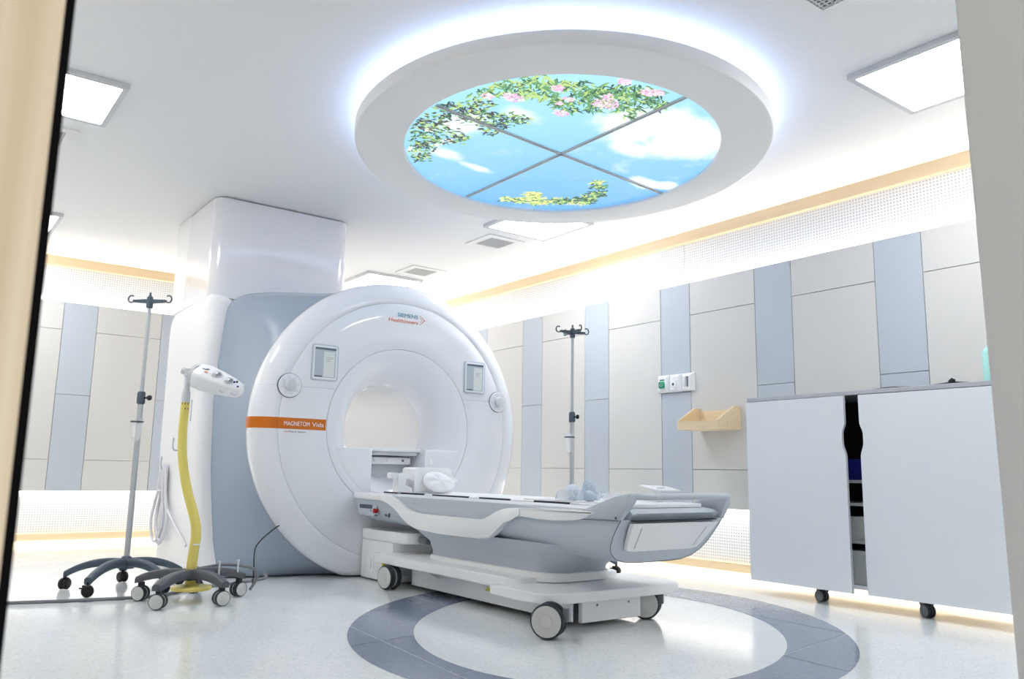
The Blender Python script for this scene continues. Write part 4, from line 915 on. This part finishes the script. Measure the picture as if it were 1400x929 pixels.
# ================================================================ CABLES
def cables():
    def cab(name, pts, r, m, label, k=8):
        bm = NB(); tube(bm, spline(pts, k), r, 8); return tag(link(name, bm, m, ang=80), label, 'cable')
    R = root('cable_coil', 'white cable coiled on hooks on the scanner side', 'cable', (1.72, 6.9, .7))
    for j, (oj, W, h, xx) in enumerate(((.13, .10, .56, 1.742), (.03, .13, .60, 1.732), (-.05, .16, .57, 1.722), (.08, .17, .585, 1.712))):
        pts = []
        for k in range(33):
            t = 2*PI*k/32; q = (1-math.cos(t))/2   # 0 at the hook, 1 at the bottom
            e = min(1, max(0, (q-.3)/.5)); g = .30+.70*e*e*(3-2*e)
            pts.append((xx-.006*math.sin(t), 6.79+oj*q+W*g*math.sin(t), .765-h*q))
        bm = NB(); tube(bm, pts, .0115, 8); link('loop', bm, M['cable'], R, ang=80)
    bm = NB(); tube(bm, spline([(1.725, 6.9, .75), (1.73, 6.75, .50), (1.735, 6.5, .36), (1.745, 6.32, .27), (1.745, 6.14, .20)], 8), .010, 8); link('tail', bm, M['cable'], R, ang=80)
    bm = NB(); lathe(bm, [(.03, -.008), (.034, -.006), (.034, .006), (.03, .008)], (1.722, 6.81, .57), 'z', 16); link('cable_tie', bm, M['satin'], R)
    cab('floor_hose', [(.1, 5.42, .011), (.45, 5.325, .011), (.80, 5.225, .011), (1.1, 5.165, .011), (1.35, 5.16, .011), (1.56, 5.36, .012), (1.76, 5.42, .012), (1.90, 5.42, .02), (2.02, 5.32, .05), (1.97, 5.18, .10)], .010, M['gcable'], 'dark ribbed hose lying across the floor from the door to the injector base')
    cab('black_lead', [(2.17, 5.50, .37), (2.10, 5.46, .335), (2.00, 5.36, .29), (1.945, 5.30, .25), (1.92, 5.25, .20), (1.905, 5.20, .10), (1.89, 5.17, .04), (1.88, 5.16, .006)], .0045, M['black'], 'thin black lead running from the scanner rim down to the floor')
    cab('base_hose', [(1.47, 5.02, .20), (1.50, 5.05, .165), (1.57, 5.06, .17), (1.65, 5.05, .18), (1.76, 5.05, .17), (1.86, 5.06, .14), (1.89, 5.10, .08), (1.87, 5.15, .012)], .009, M['gcable'], 'short dark hose looping over the rear leg of the injector base')
    cab('black_power_cord', [(4.70, 2.62, 1.285), (4.72, 2.52, 1.292), (4.74, 2.42, 1.29), (4.72, 2.34, 1.285), (4.70, 2.25, 1.286), (4.72, 2.16, 1.296), (4.70, 2.10, 1.288), (4.71, 2.04, 1.284)], .0055, M['black'], 'black cord lying loosely on the cabinet top')
    bm = NB(); bmesh.ops.create_icosphere(bm, subdivisions=2, radius=.016)
    for i, v in enumerate(bm.verts): v.co *= 1+.25*math.sin(i*2.3)
    xform(bm, Matrix.Translation((4.70, 2.155, 1.302))); tag(link('cord_clip', bm, M['black']), 'small dark knobbly clip on the cord on the cabinet top', 'clip')
cables()

# ================================================================ CABINET
def cabinet():
    x, xb = 4.60, 5.08; y0, y1 = 1.872, 3.472; z0, z1 = .088, 1.252
    R = root('storage_cabinet', 'pale grey two door cabinet on castors beside the white door frame', 'cabinet', (4.84, 2.67, 0))
    bm = NB(); box(bm, x+.045, xb, y0+.01, y0+.03, z0+.02, z1); box(bm, x+.045, xb, y1-.03, y1-.01, z0+.02, z1); box(bm, xb-.012, xb-.001, y0+.03, y1-.03, z0+.02, z1); box(bm, x+.045, xb, y0+.03, y1-.03, z0+.02, z0+.042)
    link('carcass', bm, M['cab'], R, smooth=False)
    obox('back_liner', M['cabin'], R, xb-.016, xb-.0125, y0+.031, y1-.031, z0+.043, z1, smooth=False)
    for z in (.735, .60): obox('shelf_board', M['cabsh'], R, x+.05, xb-.017, y0+.031, y1-.031, z-.009, z+.009, smooth=False)
    obox('top', M['cabtop'], R, x-.005+.012, xb+.01, y0+.03, y1+.0, z1+.001, z1+.027, bev=.002, seg=1)
    def door(name, ya, yb, notch, rot):
        # notch: side (+1 right edge = low y, -1) with a hand grip cut-out, in the y-z plane
        def grip():
            pts = [(0, z1-.003), (0, 1.09)]
            for k in range(1, 8): u = k/8; pts.append((-.020*math.sin(u*PI/2)**2, 1.09-.075*u))
            pts += [(-.020, 1.01), (-.020, .965)]
            for k in range(1, 9): u = k/8; pts.append((-.020*(1-math.sin(u*PI/2)**2)+.0*u, .965-.085*u))
            return pts+[(0, z0)]
        if notch > 0: poly = [(yb, z0), (yb, z1-.003)]+[(ya-d, z) for d, z in [(p[0], p[1]) for p in grip()]]
        else: poly = [(ya, z0), (ya, z1-.003)]+[(yb+d, z) for d, z in grip()]
        bm = NB(); prism(bm, poly, 'x', x, x+.019)
        for f in bm.faces:
            if abs(f.normal.x) < .5: f.material_index = 1
        bm.normal_update()
        for f in bm.faces: f.material_index = 1 if abs(f.normal.x) < .5 else 0
        if rot:
            hy = yb if notch > 0 else ya
            xform(bm, Matrix.Translation((x+.019, hy, 0)) @ Matrix.Rotation(rot, 4, 'Z') @ Matrix.Translation((-x-.019, -hy, 0)))
        return link(name, bm, [M['cab'], M['cabtop']], R, smooth=False)
    door('door', 2.742, y1, 1, math.radians(-2.0)); door('door', y0, 2.662, -1, 0)
    for (yy, xx, t) in ((2.36, 4.70, .1), (3.01, 4.70, .35), (2.525, 5.02, .6), (3.21, 5.02, .2)):
        caster(R, xx-.02, yy, math.radians(150)+t, .036, .018, .014, disc='dgrey', fork='black', top=z0+.022, trail=0)
    # contents seen through the gap
    tag(obox('storage_bin', M['bluebox'], None, x+.08, x+.30, 2.50, 2.86, .7445, .87, bev=.006), 'dark blue bin on the upper shelf inside the cabinet gap', 'bin')
    for z, h, lb in ((.15, .20, 'lower pale grey drawer bin inside the cabinet gap'), (.39, .16, 'upper pale grey drawer bin inside the cabinet gap')):
        bm = NB(); yy0, yy1 = 2.52, 2.88
        prism(bm, [(yy0, z-.018 if z < .2 else z-.0), (yy1, z-.018 if z < .2 else z), (yy1, z+h), (2.80, z+h-.022), (2.62, z+h-.022), (yy0, z+h)], 'x', x+.07, x+.085); box(bm, x+.085, x+.36, yy0, yy0+.01, z if z > .2 else z-.018, z+h-.03); box(bm, x+.085, x+.36, yy1-.01, yy1, z if z > .2 else z-.018, z+h-.03); box(bm, x+.085, x+.36, yy0+.01, yy1-.01, z if z > .2 else z-.018, z+.004)
        tag(link('drawer_bin', bm, M['drawer'], smooth=False), lb, 'bin')
    obox('shelf_board', M['cabsh'], R, x+.05, xb-.017, y0+.031, y1-.031, .371, .389, smooth=False)
    R2 = root('soap_bottle', 'mint green pump bottle on the cabinet top against the door frame', 'bottle', (4.74, 1.955, 1.28))
    bm = NB(); lathe(bm, [(.0005, 0), (.040, 0), (.044, .004), (.044, .165), (.036, .185), (.016, .20), (.016, .215), (.0005, .215)], (4.74, 1.955, 1.2795), 'z', 28); link('body', bm, M['mint'], R2)
    bm = NB(); lathe(bm, [(.0005, 0), (.018, 0), (.018, .03), (.008, .034), (.008, .05), (.0005, .05)], (4.74, 1.955, 1.4955), 'z', 18); link('cap', bm, M['satin'], R2)
cabinet()

# ================================================================ WALL THINGS
def wall_things():
    w_ = XR
    R = root('wall_shelf', 'small birch letter tray shelf fixed to the right wall beside the cabinet', 'shelf', (w_, 4.14, 1.2))
    d, t = .27, .014; ya, yb = 3.945, 4.345; zb, ztop, zf = 1.105, 1.285, 1.172
    for y in (ya, yb-t):
        bm = NB(); prism(bm, [(w_-.001, zb), (w_-d, zb), (w_-d, zf), (w_-.075, ztop), (w_-.001, ztop)], 'y', y, y+t); link('side_panel', bm, M['shelf'], R, smooth=False)
    obox('front_panel', M['shelf'], R, w_-d, w_-d+t, ya+t, yb-t, zb, zf-.004, smooth=False)
    obox('back_panel', M['shelf'], R, w_-.013, w_-.001, ya+t, yb-t, zb, ztop-.02, smooth=False)
    obox('bottom_panel', M['shelf'], R, w_-d+t, w_-.013, ya+t, yb-t, zb, zb+t, smooth=False)
    def plate(y, label, name, cat):
        r = root(name, label, cat, (w_, y, 1.512), 'outlet plates on the right wall')
        h = .064; bm = NB(); z = 1.512
        loft(bm, [[(w_-.0005, y-h, z-.072), (w_-.0005, y+h, z-.072), (w_-.0005, y+h, z+.072), (w_-.0005, y-h, z+.072)], [(w_-.012, y-h, z-.072), (w_-.012, y+h, z-.072), (w_-.012, y+h, z+.072), (w_-.012, y-h, z+.072)], [(w_-.034, y-h*.62, z-.055), (w_-.034, y+h*.62, z-.055), (w_-.034, y+h*.62, z+.055), (w_-.034, y-h*.62, z+.055)]])
        link('plate', bm, M['satin'], r, smooth=False); return r
    r = plate(4.715, 'white wall outlet plate with green socket, leftmost of the three above the shelf', 'gas_outlet', 'outlet')
    bm = NB(); prism(bm, [(p[0]+4.715, p[1]+1.502) for p in rrect(-.028, .028, -.028, .028, .01)], 'x', w_-.047, w_-.034); link('green_socket', bm, M['green'], r)
    bm = NB(); lathe(bm, [(.014, -.003), (.014, 0), (.008, 0), (.008, -.003)], (w_-.047, 4.715, 1.502), 'x', 18); link('socket_ring', bm, M['satin'], r)
    obox('green_label', M['green'], r, w_-.0352, w_-.034, 4.69, 4.74, 1.538, 1.550, smooth=False)
    r = plate(4.582, 'white wall outlet plate with white square socket, middle one above the shelf', 'gas_outlet', 'outlet')
    bm = NB(); prism(bm, [(p[0]+4.582, p[1]+1.502) for p in rrect(-.028, .028, -.028, .028, .006)], 'x', w_-.047, w_-.034); link('white_socket', bm, M['gloss'], r)
    bm = NB(); lathe(bm, [(.0005, -.002), (.011, -.002), (.011, 0)], (w_-.047, 4.582, 1.500), 'x', 18); link('socket_hole', bm, M['ink'], r)
    obox('white_label', M['gloss'], r, w_-.0352, w_-.034, 4.56, 4.604, 1.538, 1.556, smooth=False)
    r = plate(4.448, 'white wall plate with tall slotted switch, rightmost of the three above the shelf', 'wall_switch', 'switch')
    obox('rocker', M['lgrey'], r, w_-.046, w_-.034, 4.446, 4.480, 1.470, 1.556, bev=.003)
    obox('slot', M['dgrey'], r, w_-.038, w_-.0345, 4.430, 4.442, 1.470, 1.556, smooth=False)
wall_things()
